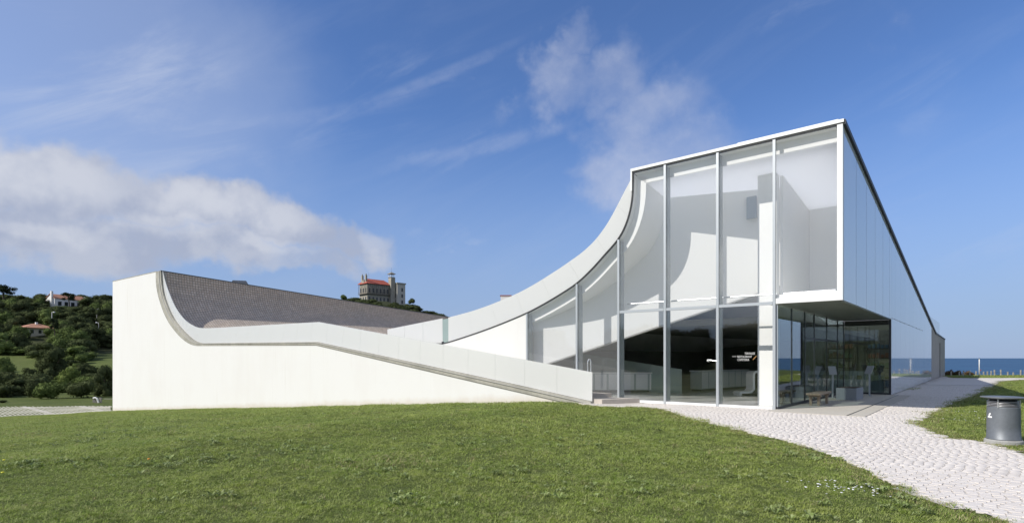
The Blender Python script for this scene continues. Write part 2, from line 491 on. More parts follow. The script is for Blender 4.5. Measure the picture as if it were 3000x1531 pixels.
# ------------------------------------------------------------------ mesh helpers
class MB:
    def __init__(self):
        self.v = []; self.f = []; self.uv = None

    def quad(self, a, b, c, d):
        i = len(self.v); self.v += [a, b, c, d]; self.f.append((i, i + 1, i + 2, i + 3)); return self

    def box(self, x0, x1, y0, y1, z0, z1):
        i = len(self.v)
        self.v += [(x0, y0, z0), (x1, y0, z0), (x1, y1, z0), (x0, y1, z0), (x0, y0, z1), (x1, y0, z1), (x1, y1, z1), (x0, y1, z1)]
        for q in ((0, 3, 2, 1), (4, 5, 6, 7), (0, 1, 5, 4), (1, 2, 6, 5), (2, 3, 7, 6), (3, 0, 4, 7)):
            self.f.append(tuple(i + k for k in q))
        return self

    def hexa(self, bot, top):
        """eight corners: two quads, counter-clockwise seen from the top"""
        i = len(self.v); self.v += list(bot) + list(top)
        for q in ((0, 3, 2, 1), (4, 5, 6, 7), (0, 1, 5, 4), (1, 2, 6, 5), (2, 3, 7, 6), (3, 0, 4, 7)):
            self.f.append(tuple(i + k for k in q))
        return self

    def prism_y(self, poly, y0, y1):
        """outline in x,z (counter-clockwise from -y) given depth along y"""
        n = len(poly); i = len(self.v)
        self.v += [(p[0], y0, p[1]) for p in poly] + [(p[0], y1, p[1]) for p in poly]
        self.f.append(tuple(i + k for k in range(n)))
        self.f.append(tuple(i + n + k for k in reversed(range(n))))
        for k in range(n):
            j = (k + 1) % n
            self.f.append((i + k, i + n + k, i + n + j, i + j))
        return self

    def prism_x(self, poly, x0, x1):
        n = len(poly); i = len(self.v)
        self.v += [(x0, p[0], p[1]) for p in poly] + [(x1, p[0], p[1]) for p in poly]
        self.f.append(tuple(i + k for k in reversed(range(n))))
        self.f.append(tuple(i + n + k for k in range(n)))
        for k in range(n):
            j = (k + 1) % n
            self.f.append((i + k, i + j, i + n + j, i + n + k))
        return self

    def prism_z(self, poly, z0, z1):
        n = len(poly); i = len(self.v)
        self.v += [(p[0], p[1], z0) for p in poly] + [(p[0], p[1], z1) for p in poly]
        self.f.append(tuple(i + k for k in reversed(range(n))))
        self.f.append(tuple(i + n + k for k in range(n)))
        for k in range(n):
            j = (k + 1) % n
            self.f.append((i + k, i + j, i + n + j, i + n + k))
        return self

    def tube(self, pts, r, n=8, r1=None):
        pts = [Vector(p) for p in pts]; r1 = r if r1 is None else r1
        i0 = len(self.v); m = len(pts)
        for k, p in enumerate(pts):
            t = (pts[min(k + 1, m - 1)] - pts[max(k - 1, 0)]).normalized()
            u = t.cross(Vector((0, 0, 1)))
            if u.length < 1e-3: u = Vector((1, 0, 0))
            u.normalize(); w = u.cross(t)
            rr = r + (r1 - r) * k / max(1, m - 1)
            for a in range(n):
                th = 2 * math.pi * a / n
                self.v.append(tuple(p + u * math.cos(th) * rr + w * math.sin(th) * rr))
        for k in range(m - 1):
            for a in range(n):
                b = (a + 1) % n
                self.f.append((i0 + k * n + a, i0 + k * n + b, i0 + (k + 1) * n + b, i0 + (k + 1) * n + a))
        self.f.append(tuple(i0 + a for a in reversed(range(n))))
        self.f.append(tuple(i0 + (m - 1) * n + a for a in range(n)))
        return self

    def lathe(self, prof, n=32, cx=0, cy=0):
        i0 = len(self.v); m = len(prof)
        for r, z in prof:
            for a in range(n):
                th = 2 * math.pi * a / n
                self.v.append((cx + r * math.cos(th), cy + r * math.sin(th), z))
        for k in range(m - 1):
            for a in range(n):
                b = (a + 1) % n
                self.f.append((i0 + k * n + a, i0 + k * n + b, i0 + (k + 1) * n + b, i0 + (k + 1) * n + a))
        self.f.append(tuple(i0 + a for a in reversed(range(n))))
        self.f.append(tuple(i0 + (m - 1) * n + a for a in range(n)))
        return self

    def mesh(self, name, mat, smooth=False, bevel=0):
        me = bpy.data.meshes.new(name)
        me.from_pydata(self.v, [], self.f)
        me.materials.append(mat)
        if smooth:
            me.polygons.foreach_set('use_smooth', [True] * len(me.polygons))
        me.update()
        return me

    def build(self, name, mat, parent=None, smooth=False, bevel=0.0):
        o = bpy.data.objects.new(name, self.mesh(name, mat, smooth))
        COL.objects.link(o)
        if parent is not None:
            o.parent = parent
        if bevel > 0:
            md = o.modifiers.new('bevel', 'BEVEL'); md.width = bevel; md.segments = 2; md.limit_method = 'ANGLE'
        return o


def tag(o, label=None, cat=None, group=None, kind=None):
    if label: o['label'] = label
    if cat: o['category'] = cat
    if group: o['group'] = group
    if kind: o['kind'] = kind
    return o


def empty(name, loc=(0, 0, 0), rz=0.0, parent=None):
    o = bpy.data.objects.new(name, None); COL.objects.link(o)
    o.location = loc; o.rotation_euler = (0, 0, rz); o.empty_display_size = 0.3
    if parent is not None: o.parent = parent
    return o


def obj(name, me, parent=None, loc=(0, 0, 0), rot=(0, 0, 0), scale=(1, 1, 1)):
    o = bpy.data.objects.new(name, me); COL.objects.link(o)
    o.location = loc; o.rotation_euler = rot; o.scale = scale
    if parent is not None: o.parent = parent
    return o


def copy_tree(o, parent=None):
    c = o.copy(); COL.objects.link(c); c.parent = parent
    for ch in list(o.children):
        copy_tree(ch, c)
    return c


# ------------------------------------------------------------------ museum frame
# local axes: x to the right along the glass front, y into the depth, z up; origin at the corner post
C0 = Vector((8.40, 18.12, 0.0))
EX = Vector((0.766, -0.643, 0)).normalized()
EY = Vector((0.643, 0.766, 0)).normalized()
RZ = math.atan2(EX.y, EX.x)


def L(x, y, z=0.0):
    p = C0 + EX * x + EY * y
    return Vector((p.x, p.y, z))


def toL(X, Y):
    d = Vector((X - C0.x, Y - C0.y, 0))
    return d.dot(EX), d.dot(EY)


def at(px, py, Y):
    """world point seen at a pixel of the photograph at distance Y"""
    return Vector(((px - 1500) / F * Y, Y, CH + (HZ - py) / F * Y))


def onp(px, py, b=0.0):
    """(x, z) on the upright plane local y = b"""
    k = (px - 1500) / F
    # X = k Y ; X = C0x + EX.x x + EY.x b ; Y = C0y + EX.y x + EY.y b
    x = (k * (C0.y + EY.y * b) - C0.x - EY.x * b) / (EX.x - k * EX.y)
    Y = C0.y + EX.y * x + EY.y * b
    return x, CH + (HZ - py) / F * Y


def sstep(a, b, x):
    t = np.clip((x - a) / (b - a), 0, 1)
    return t * t * (3 - 2 * t)


HP_Y = np.array([-400, 66, 102, 118, 130, 150, 170, 195, 220, 240, 255, 270, 300, 900.0])
HP_Z = np.array([-3.8, -3.8, -3.9, -3.3, -2.3, 0.3, 4.0, 9.6, 16.5, 21.5, 24.6, 27.0, 30.0, 30.0])


def terrain(X, Y):
    X = np.asarray(X, float); Y = np.asarray(Y, float)
    lx = (X - C0.x) * EX.x + (Y - C0.y) * EX.y
    a = -lx
    t = a - 6.0
    slope = np.where(t > 0, t * t / (t + 1.5), 0) * 0.066
    lawn = -np.minimum(slope, 3.8)
    # left valley and hillside
    left = sstep(50, 64, a) * sstep(50, 70, Y)
    hp = np.interp(Y, HP_Y, HP_Z)
    z = lawn * (1 - left) + hp * left
    # ridge of the villa falls off to the right
    ridge = np.interp(X, [-400, -76, -66, -50, -34, -10, 40, 60], [30.5, 30.5, 31.2, 27.0, 21.5, 10, -20, -45])
    wy = sstep(215, 298, Y)
    far = (1 - sstep(-140, -95, X)) * 0
    rz = np.where(X > -110, ridge, 30)
    low = z * (1 - 0.6 * sstep(110, 200, Y))
    z = np.where(X > -125, low * (1 - wy) + rz * wy, z + (low * (1 - wy) + rz * wy - z) * sstep(-165, -125, X))
    # coast: everything right and beyond drops to the sea
    edge = 57.5 + 0.8 * np.sin(X * 0.11)
    lim = np.where(X > 0, edge, edge + (-X) * 12)
    drop = sstep(0, 26, Y - lim)
    z = z * (1 - drop) + (-42) * drop
    # dune hump along the coast path on the right
    z = z - 0.06 * np.exp(-((Y - 54.5) / 2.2) ** 2) * (X > 20)
    # small unevenness of the lawn
    z = z + 0.03 * np.sin(X * 0.9 + 1) * np.sin(Y * 0.7) * sstep(4, 9, Y) * (1 - drop) * (a > 2) * (lx < -3)
    # wooded rise behind the viewer (seen mirrored in the glass)
    r = np.hypot(X - C0.x, Y - C0.y)
    back = sstep(60, 130, r) * (Y < 20) * (1 - sstep(-20, 20, X))
    z = z + back * 6.0 + (0.5 * noise.noise((0, 0, 0)))
    return z


def tz(X, Y):
    return float(terrain(X, Y))


def ghit(px, py, y0=8.0, y1=400.0):
    """first terrain point under a pixel"""
    k = (px - 1500) / F; v = (HZ - py) / F
    Y = np.arange(y0, y1, 0.25)
    d = CH + v * Y - terrain(k * Y, Y)
    idx = np.where(d < 0)[0]
    yy = Y[idx[0]] if len(idx) else y1
    return Vector((k * yy, yy, tz(k * yy, yy)))


# ------------------------------------------------------------------ ground, sea, path
# outlines of the paved way (source pixels), brought down to the level ground
def gp(px, py):
    Y = CH * F / (py - HZ)
    return ((px - 1500) / F * Y, Y)


edgeL = [(1700, 1186), (1760, 1190), (1830, 1190), (1900, 1191), (1968, 1205), (2026, 1229), (2108, 1246), (2189, 1267), (2283, 1287), (2352, 1304), (2411, 1322),
         (2481, 1351), (2550, 1380), (2609, 1415), (2667, 1444), (2737, 1467), (2795, 1485), (2865, 1502), (2940, 1530), (3080, 1590), (3300, 1700)]
edgeR = [(3500, 1470), (3200, 1375), (3000, 1331), (2932, 1306), (2856, 1291), (2780, 1282), (2723, 1262), (2693, 1245), (2696, 1232),
         (2723, 1216), (2752, 1197), (2811, 1173), (2865, 1152), (2894, 1138), (2918, 1125), (2925, 1117), (2990, 1112.5), (3120, 1110.5), (3120, 1108), (2900, 1107), (2842, 1107.5), (2790, 1107)]
path_poly = [gp(*p) for p in edgeL] + [gp(*p) for p in edgeR]
path_poly += [tuple(L(1.9, 46)[:2]), tuple(L(1.9, 10.8)[:2]), tuple(L(0, 10.8)[:2]), tuple(L(0, 0)[:2]), tuple(L(-10.0, 0)[:2]), tuple(L(-10.0, -0.6)[:2]), tuple(L(-6.3, -1.7)[:2])]
PP = np.array(path_poly)


def in_poly(X, Y, P):
    X = np.asarray(X); Y = np.asarray(Y)
    ins = np.zeros(X.shape, bool)
    n = len(P); j = n - 1
    for i in range(n):
        xi, yi = P[i]; xj, yj = P[j]
        c = ((yi > Y) != (yj > Y)) & (X < (xj - xi) * (Y - yi) / (yj - yi + 1e-12) + xi)
        ins ^= c; j = i
    return ins


def ragged(X, Y, amp=0.12):
    """shift positions by a little noise so that the grass line is uneven"""
    s = np.sin(X * 5.1 + 1.3 * np.sin(Y * 3.3)) + 0.7 * np.sin(Y * 8.7 + X * 2.2) + 0.5 * np.sin(X * 17 + Y * 13)
    c = np.cos(Y * 4.3 + 1.7 * np.sin(X * 2.9)) + 0.7 * np.cos(X * 9.1 + Y) + 0.5 * np.cos(X * 15 - Y * 19)
    return X + amp * s * 0.5, Y + amp * c * 0.5


def grid_mesh(name, xs, ys, mat):
    X, Y = np.meshgrid(xs, ys)
    Z = terrain(X, Y)
    # hold the ground below the museum's own floors
    lx = (X - C0.x) * EX.x + (Y - C0.y) * EX.y
    ly = (X - C0.x) * EY.x + (Y - C0.y) * EY.y
    under = (lx > -55) & (lx < 1.6) & (ly > 0.3) & (ly < 48)
    Z = np.where(under, np.minimum(Z, -0.4), Z)
    nx, ny = len(xs), len(ys)
    V = np.stack([X.ravel(), Y.ravel(), Z.ravel()], 1)
    me = bpy.data.meshes.new(name)
    idx = np.arange(nx * ny).reshape(ny, nx)
    q = np.stack([idx[:-1, :-1].ravel(), idx[:-1, 1:].ravel(), idx[1:, 1:].ravel(), idx[1:, :-1].ravel()], 1)
    me.vertices.add(len(V)); me.vertices.foreach_set('co', V.ravel())
    me.loops.add(q.size); me.loops.foreach_set('vertex_index', q.ravel())
    me.polygons.add(len(q)); me.polygons.foreach_set('loop_start', np.arange(0, q.size, 4)); me.polygons.foreach_set('loop_total', np.full(len(q), 4))
    me.polygons.foreach_set('use_smooth', np.ones(len(q), bool))
    me.update(); me.validate()
    me.materials.append(mat)
    o = bpy.data.objects.new(name, me); COL.objects.link(o)
    return o


xs = np.unique(np.concatenate([np.arange(-700, -260, 20), np.arange(-260, -60, 3.0), np.arange(-60, 60, 0.6), np.arange(60, 130, 4.0), np.arange(130, 420, 20)]))
ys = np.unique(np.concatenate([np.arange(-500, -20, 12), np.arange(-20, 70, 0.6), np.arange(70, 340, 3.0), np.arange(340, 900, 25)]))
ground = grid_mesh('ground', xs, ys, M_ground)
tag(ground, kind='structure')


def sea_mat():
    m = bpy.data.materials.new('ocean_water'); m.use_nodes = True
    g = NT(m.node_tree)
    out = g.n('ShaderNodeOutputMaterial'); p = g.n('ShaderNodeBsdfPrincipled')
    g.t.links.new(p.outputs[0], out.inputs[0])
    pos = g.n('ShaderNodeNewGeometry').outputs['Position']
    st = g.v('MULTIPLY', pos, (1.0, 0.35, 1))
    cap = g.noise(st, 0.030, 6, 0.75)
    big = g.noise(pos, 0.004, 4, 0.6)
    c = g.mix(g.mr(big, 0.4, 0.6), (0.014, 0.052, 0.110), (0.020, 0.075, 0.145))
    c = g.mix(g.mr(cap, 0.70, 0.73), c, (0.75, 0.8, 0.82))
    g.set(p, 'Base Color', c)
    p.inputs['Roughness'].default_value = 0.42
    p.inputs['Specular IOR Level'].default_value = 0.28
    b = g.n('ShaderNodeBump'); b.inputs['Strength'].default_value = 0.6; b.inputs['Distance'].default_value = 1.2
    g.set(b, 'Height', g.noise(st, 0.10, 6, 0.65)); g.t.links.new(b.outputs[0], p.inputs['Normal'])
    return m


sea = MB().quad((-60000, -3000, -30), (70000, -3000, -30), (70000, 75000, -30), (-60000, 75000, -30)).build('sea', sea_mat())
tag(sea, kind='structure')

# --- path: a bed of sand-coloured joints with real cobbles on it
M_joint = pmat('cobble_joint_sand', (0.55, 0.51, 0.46), 0.95, var=0.12, vscale=3, bump=0.3, bscale=60, coord='World')


def cobble_mat():
    m = bpy.data.materials.new('pale_cobble_stone'); m.use_nodes = True
    g = NT(m.node_tree)
    out = g.n('ShaderNodeOutputMaterial'); p = g.n('ShaderNodeBsdfPrincipled')
    g.t.links.new(p.outputs[0], out.inputs[0])
    geo = g.n('ShaderNodeNewGeometry')
    pos = geo.outputs['Position']
    isl = geo.outputs['Random Per Island']
    oi = g.n('ShaderNodeObjectInfo').outputs['Random']
    rr = g.m('FRACT', g.m('ADD', isl, oi))
    c = g.mix(rr, (0.61, 0.565, 0.515), (0.70, 0.65, 0.595))
    c = g.mix(g.mr(g.noise(pos, 1.1, 4, 0.6), 0.4, 0.65, 0, 0.5), c, (0.70, 0.66, 0.61))
    c = g.mix(g.mr(g.noise(pos, 45, 4, 0.7), 0.5, 0.75, 0, 0.5), c, (0.56, 0.515, 0.465))
    g.set(p, 'Base Color', c)
    p.inputs['Roughness'].default_value = 0.8
    b = g.n('ShaderNodeBump'); b.inputs['Strength'].default_value = 0.15; b.inputs['Distance'].default_value = 0.01
    g.set(b, 'Height', g.noise(pos, 40, 4, 0.6)); g.t.links.new(b.outputs[0], p.inputs['Normal'])
    return m
M_cobble = cobble_mat()


def build_path():
    # bed: small cells inside the outline, just above the ground
    s = 0.2
    gx = np.arange(0, 62, s); gy = np.arange(3, 62, s)
    X, Y = np.meshgrid(gx, gy)
    ins = in_poly(X + s / 2, Y + s / 2, PP)
    ii, jj = np.where(ins)
    ids = {}
    V = []; Fc = []

    def vid(i, j):
        k = (i, j)
        if k not in ids:
            ids[k] = len(V); V.append((gx[0] + j * s, gy[0] + i * s))
        return ids[k]
    for i, j in zip(ii.tolist(), jj.tolist()):
        Fc.append((vid(i, j), vid(i, j + 1), vid(i + 1, j + 1), vid(i + 1, j)))
    V = np.array(V)
    Z = terrain(V[:, 0], V[:, 1]) + 0.012
    me = bpy.data.meshes.new('path')
    me.from_pydata(np.column_stack([V, Z]).tolist(), [], Fc)
    me.materials.append(M_joint)
    o = bpy.data.objects.new('path', me); COL.objects.link(o); tag(o, kind='structure')
    # cobbles laid in rows across the walking direction
    th = math.radians(52)
    ca, sa = math.cos(th), math.sin(th)
    rows = []
    row_h, br_w = 0.105, 0.125
    R = 40
    for r in range(int(-16 / row_h), int(60 / row_h)):
        v0 = r * row_h
        off = rnd.random() * br_w
        n = int(75 / br_w)
        u = -35 + off + np.arange(n) * br_w + nr.uniform(-0.012, 0.012, n)
        v = np.full(n, v0) + nr.uniform(-0.006, 0.006, n) + 0.02 * np.sin(u * 0.8)
        rows.append(np.stack([u, v], 1))
    UV = np.concatenate(rows)
    # u runs along (ca,sa) rotated; v along the perpendicular
    Xc = UV[:, 0] * sa + UV[:, 1] * ca + 6
    Yc = -UV[:, 0] * ca + UV[:, 1] * sa + 4
    Yc = Yc + 12
    Xr, Yr = ragged(Xc, Yc, 0.26)
    lx = (Xc - C0.x) * EX.x + (Yc - C0.y) * EX.y
    ly = (Xc - C0.x) * EY.x + (Yc - C0.y) * EY.y
    slab = (lx > -0.1) & (lx < 2.6) & (ly > -0.9) & (ly < 11)
    near_step = (lx < -4.5) & (ly > -1.7)
    ok = in_poly(Xr, Yr, PP) & in_poly(Xc, Yc, PP) & (Yc < 34) & (Yc > 4.2) & ~slab & ~near_step & (np.abs(Xc / Yc) < 1.05)
    Xc, Yc = Xc[ok], Yc[ok]
    order = np.argsort(Xc ** 2 + Yc ** 2 + 50 * (np.abs(Xc / Yc) > 0.9))
    Xc, Yc = Xc[order], Yc[order]
    Zc = terrain(Xc, Yc)
    n = len(Xc)
    hw = br_w / 2 - 0.003; hh = row_h / 2 - 0.0035
    # one stone: bottom ring, shoulder ring, top ring (slightly pillowed)
    def stone(jit):
        vs = []
        for (f_, z_) in ((1.0, -0.01), (1.0, 0.0175), (0.96, 0.020)):
            for k, (a, b) in enumerate(((-1, -1), (1, -1), (1, 1), (-1, 1))):
                vs.append((a * hw * f_ * jit[k], b * hh * f_ * jit[(k + 1) % 4], z_))
        fs = [(8, 9, 10, 11)]
        for base in (0, 4):
            for k in range(4):
                j = (k + 1) % 4
                fs.append((base + k, base + j, base + 4 + j, base + 4 + k))
        return np.array(vs), fs
    protos = [stone([rnd.uniform(0.86, 1.0) for _ in range(4)]) for _ in range(8)]
    pm = []
    for vs, fs in protos:
        me = bpy.data.meshes.new('cobble'); me.from_pydata(vs.tolist(), [], fs); me.materials.append(M_cobble); pm.append(me)
    ang = math.atan2(-ca, sa)
    NP = 300
    for k in range(NP):
        c = obj('cobble', pm[k % 8], o, (Xc[k], Yc[k], Zc[k] + rnd.uniform(-0.003, 0.004)), (rnd.uniform(-.02, .02), rnd.uniform(-.02, .02), ang + rnd.uniform(-.05, .05)))
    # the rest joined
    VV = []; FF = []
    base = 0
    rest = np.arange(NP, n)
    for pi in range(8):
        sel = rest[pi::8]
        vs, fs = protos[pi]
        a = ang + nr.uniform(-.05, .05, len(sel))
        tx = nr.uniform(-.012, .012, len(sel)); ty = nr.uniform(-.012, .012, len(sel))
        x = vs[None, :, 0] * np.cos(a)[:, None] - vs[None, :, 1] * np.sin(a)[:, None]
        y = vs[None, :, 0] * np.sin(a)[:, None] + vs[None, :, 1] * np.cos(a)[:, None]
        z = vs[None, :, 2] + tx[:, None] * vs[None, :, 0] + ty[:, None] * vs[None, :, 1] + nr.uniform(-.0015, .002, len(sel))[:, None]
        P = np.stack([x + Xc[sel][:, None], y + Yc[sel][:, None], z + Zc[sel][:, None]], 2).reshape(-1, 3)
        fi = (np.array(fs)[None] + (np.arange(len(sel)) * 12)[:, None, None] + base).reshape(-1, 4)
        VV.append(P); FF.append(fi); base += len(P)
    VV = np.concatenate(VV); q = np.concatenate(FF)
    me = bpy.data.meshes.new('cobbles')
    me.vertices.add(len(VV)); me.vertices.foreach_set('co', VV.ravel())
    me.loops.add(q.size); me.loops.foreach_set('vertex_index', q.ravel())
    me.polygons.add(len(q)); me.polygons.foreach_set('loop_start', np.arange(0, q.size, 4)); me.polygons.foreach_set('loop_total', np.full(len(q), 4))
    me.update(); me.materials.append(M_cobble)
    c = obj('cobbles', me, o); c['kind'] = 'stuff'
    # far part of the way: pale surface cells above the bed
    V2 = []; F2 = []
    s = 0.25
    X, Y = np.meshgrid(np.arange(10, 62, s), np.arange(34, 62, s))
    Xr, Yr = ragged(X + s / 2, Y + s / 2, 0.5)
    ins = in_poly(Xr, Yr, PP) & in_poly(X + s / 2, Y + s / 2, PP)
    for i, j in zip(*np.where(ins)):
        x, y = X[i, j], Y[i, j]
        b = len(V2)
        for a, c_ in ((x, y), (x + s, y), (x + s, y + s), (x, y + s)):
            V2.append((a, c_, tz(a, c_) + 0.028))
        F2.append((b, b + 1, b + 2, b + 3))
    me = bpy.data.meshes.new('far_cobbles'); me.from_pydata(V2, [], F2)
    me.materials.append(pmat('distant_cobbles', (0.62, 0.58, 0.53), 0.85, var=0.12, vscale=9, bump=0.5, bscale=25, coord='World'))
    c = obj('far_cobbles', me, o); c['kind'] = 'stuff'
    # smooth slab in front of the entrance
    sl = MB()
    sl.prism_z([tuple(L(-0.0, -0.85)[:2]), tuple(L(2.55, -0.85)[:2]), tuple(L(2.55, 10.9)[:2]), tuple(L(0.0, 10.75)[:2])], -0.05, 0.027)
    slo = sl.build('entrance_slab', pmat('entrance_concrete', (0.50, 0.465, 0.40), 0.8, var=0.06, vscale=2, bump=0.1, bscale=60), o)
    gv = MB(); gv.prism_z([tuple(L(2.10, -0.85)[:2]), tuple(L(2.14, -0.85)[:2]), tuple(L(2.14, 10.8)[:2]), tuple(L(2.10, 10.8)[:2])], 0.0, 0.031)
    gv.build('drain_line', M_dmetal, o)


build_path()

# ------------------------------------------------------------------ the museum
museum = empty('museum_building', C0, RZ)
tag(museum, 'white museum with a concave cobbled roof plaza between two rims and a glass box front', 'building')


def dens(pts, k=4):
    """Catmull-Rom through 2-D points"""
    out = []
    n = len(pts)
    for i in range(n - 1):
        p0 = pts[max(i - 1, 0)]; p1 = pts[i]; p2 = pts[i + 1]; p3 = pts[min(i + 2, n - 1)]
        for s in range(k):
            t = s / k
            out.append(tuple(0.5 * ((2 * p1[c]) + (-p0[c] + p2[c]) * t + (2 * p0[c] - 5 * p1[c] + 4 * p2[c] - p3[c]) * t * t + (-p0[c] + 3 * p1[c] - 3 * p2[c] + p3[c]) * t ** 3) for c in (0, 1)))
    out.append(pts[-1])
    return out


B1 = -1.58
c1 = lambda x, y: onp(x / 2.6293, 750 + y / 2.6293, B1)
c2 = lambda x, y: onp(750 + x / 2.6293, 750 + y / 2.6293, B1)
c3 = lambda x, y: onp(1400 + x / 2.6293, 750 + y / 2.6293, B1)
Acv = [c1(*p) for p in ((1203, 118), (1205, 220), (1222, 310), (1245, 385), (1270, 450), (1305, 515), (1345, 570), (1390, 620), (1445, 664), (1500, 686), (1560, 688))]
Bcv = [c1(*p) for p in ((1238, 112), (1245, 215), (1260, 300), (1285, 375), (1312, 440), (1350, 505), (1395, 560), (1440, 607), (1490, 648), (1540, 668), (1590, 670))]
Ccv = [c1(*p) for p in ((1241, 112), (1262, 200), (1295, 295), (1335, 385), (1385, 460), (1430, 505), (1475, 533), (1512, 548), (1545, 552), (1590, 553), (1640, 551))]
Ad, Bd, Cd = dens(Acv), dens(Bcv), dens(Ccv)
A_pts = Ad + [c2(465, 682), c3(263, 1030), c3(900, 1175)]
B_pts = Bd + [c2(462, 660), c3(263, 985), c3(866, 1120)]
C_pts = Cd + [c2(470, 505), c3(263, 780), c3(868, 893)]

# left / front wall: outline in x,z
tl = onp(330, 825, B1); bl = onp(325, 1205, B1)
tr = c1(1203, 122)
outline = [(bl[0], bl[1] - 1.2), (-30, -3.2), (-12, -1.6), (-4.6, -0.6), (A_pts[-1][0], A_pts[-1][1])] + [tuple(p) for p in reversed(A_pts[:-1])] + [(tl[0], tl[1])]
# build as vertical strips so that the concave outline stays clean
def wall_from_curve(top_pts, botf, y0, y1):
    mb = MB()
    for i in range(len(top_pts) - 1):
        a, b = top_pts[i], top_pts[i + 1]
        if b[0] - a[0] < 1e-4:
            continue
        mb.v += [(a[0], y0, botf(a[0])), (b[0], y0, botf(b[0])), (b[0], y0, b[1]), (a[0], y0, a[1]),
                 (a[0], y1, botf(a[0])), (b[0], y1, botf(b[0])), (b[0], y1, b[1]), (a[0], y1, a[1])]
        k = len(mb.v) - 8
        mb.f += [(k, k + 1, k + 2, k + 3), (k + 5, k + 4, k + 7, k + 6), (k + 3, k + 2, k + 6, k + 7)]
    k0 = len(mb.v)
    a, b = top_pts[0], top_pts[-1]
    for p in (a, b):
        k = len(mb.v)
        mb.v += [(p[0], y0, botf(p[0])), (p[0], y0, p[1]), (p[0], y1, p[1]), (p[0], y1, botf(p[0]))]
        mb.f.append((k, k + 1, k + 2, k + 3))
    return mb


bot = lambda x: float(np.interp(x, [-62, -30, -12, -5], [-5.2, -3.0, -1.7, -0.6]))
mono = [tl]
lastx = -1e9
for p in [tr] + A_pts:
    if p[0] > lastx + 1e-3:
        mono.append(p); lastx = p[0]
wall = wall_from_curve(mono, bot, B1, B1 + 0.35).build('front_wall', M_wall, museum)
# the body behind the left rim: outer side and back of the left wing, roof slope
rimL = lambda y: 1 - 0.0092 * (y - B1)


def zL(z0, y):   # left half: heights above the plaza floor shrink with depth
    return 2.45 + (z0 - 2.45) * (1 - 0.0095 * (y - B1))


def zR(z0, y):
    return 2.45 + (z0 - 2.45) * (1 - 0.0214 * y)


YB = 40.0
lw = MB()
xl = tl[0]; xr = tr[0]
lw.quad((xl, B1 + .35, -5), (xl, B1 + .35, tl[1]), (xl, YB, zL(tl[1], YB)), (xl, YB, -5))
lw.quad((xl, B1 + .35, tl[1] - .02), (xr, B1 + .35, tr[1] - .02), (xr, YB, zL(tr[1], YB) - .02), (xl, YB, zL(tl[1], YB) - .02))
lw.quad((xl, YB, -5), (xl, YB, zL(tl[1], YB)), (-1, YB, 2.0), (-1, YB, -5))
lw.build('left_wing_wall', M_wall, museum)
# thin dark parapet line on the left wing
cp = MB()
cp.hexa([(xl, B1 - .01, tl[1] + .005), (xr, B1 - .01, tr[1] + .005), (xr, B1 + .3, tr[1] + .005), (xl, B1 + .3, tl[1] + .005)],
        [(xl, B1 - .01, tl[1] + .075), (xr, B1 - .01, tr[1] + .075), (xr, B1 + .3, tr[1] + .075), (xl, B1 + .3, tl[1] + .075)])
cp.build('parapet_flashing', M_coping, museum)


def band(name, lo, hi, y0, y1, mat, parent, smooth=False):
    """solid strip between two matched point lists in x,z"""
    mb = MB(); n = len(lo)
    for (a, b) in zip(lo, hi):
        mb.v += [(a[0], y0, a[1]), (b[0], y0, b[1]), (b[0], y1, b[1]), (a[0], y1, a[1])]
    for i in range(n - 1):
        k = 4 * i
        for q in range(4):
            r = (q + 1) % 4
            mb.f.append((k + q, k + 4 + q, k + 4 + r, k + r))
    mb.f.append((0, 1, 2, 3)); k = 4 * (n - 1); mb.f.append((k + 3, k + 2, k + 1, k))
    return mb.build(name, mat, parent)


band('concrete_coping', A_pts, B_pts, B1 - 0.012, B1 + 0.42, M_coping, museum)
# dark joint under the coping
lo = []
for i, p in enumerate(A_pts):
    q = B_pts[i]
    d = Vector((p[0] - q[0], p[1] - q[1])); d.normalize()
    lo.append((p[0] + d.x * 0.035, p[1] + d.y * 0.035))
band('coping_joint', lo, A_pts, B1 - 0.016, B1 + 0.05, pmat('weathered_joint', (0.16, 0.155, 0.13), 0.8), museum)
# raised steel edge line inside the coping
lo = [(a[0] * .35 + b[0] * .65, a[1] * .35 + b[1] * .65) for a, b in zip(A_pts[:46], B_pts[:46])]
hi = [(a[0] * .25 + b[0] * .75, a[1] * .25 + b[1] * .75) for a, b in zip(A_pts[:46], B_pts[:46])]
band('coping_rib', lo, hi, B1 - 0.05, B1 - 0.005, pmat('coping_rib_metal', (0.42, 0.41, 0.38), 0.5), museum)


def resample(lo, hi, step, gap=0.006):
    """cut matched lists into panels of about equal length; returns lists of (lo, hi) runs"""
    mid = [((a[0] + b[0]) / 2, (a[1] + b[1]) / 2) for a, b in zip(lo, hi)]
    s = [0]
    for i in range(1, len(mid)):
        s.append(s[-1] + math.dist(mid[i], mid[i - 1]))
    s = np.array(s); n = max(1, round(s[-1] / step))
    lo = np.array(lo); hi = np.array(hi)
    runs = []
    for k in range(n):
        a, b = s[-1] * k / n + gap, s[-1] * (k + 1) / n - gap
        t = np.unique(np.concatenate([[a], s[(s > a) & (s < b)], [b]]))
        f = lambda arr: [(float(np.interp(u, s, arr[:, 0])), float(np.interp(u, s, arr[:, 1]))) for u in t]
        runs.append((f(lo), f(hi)))
    return runs


bal = empty('front_balustrade', parent=museum)
Blift = [(b[0] + (c[0] - b[0]) * 0.01, b[1] + (c[1] - b[1]) * 0.01) for b, c in zip(B_pts, C_pts)]
for lo_, hi_ in resample(Blift, C_pts, 1.6, 0.003):
    band('glass_panel', lo_, hi_, B1 + 0.12, B1 + 0.15, M_frost, bal)

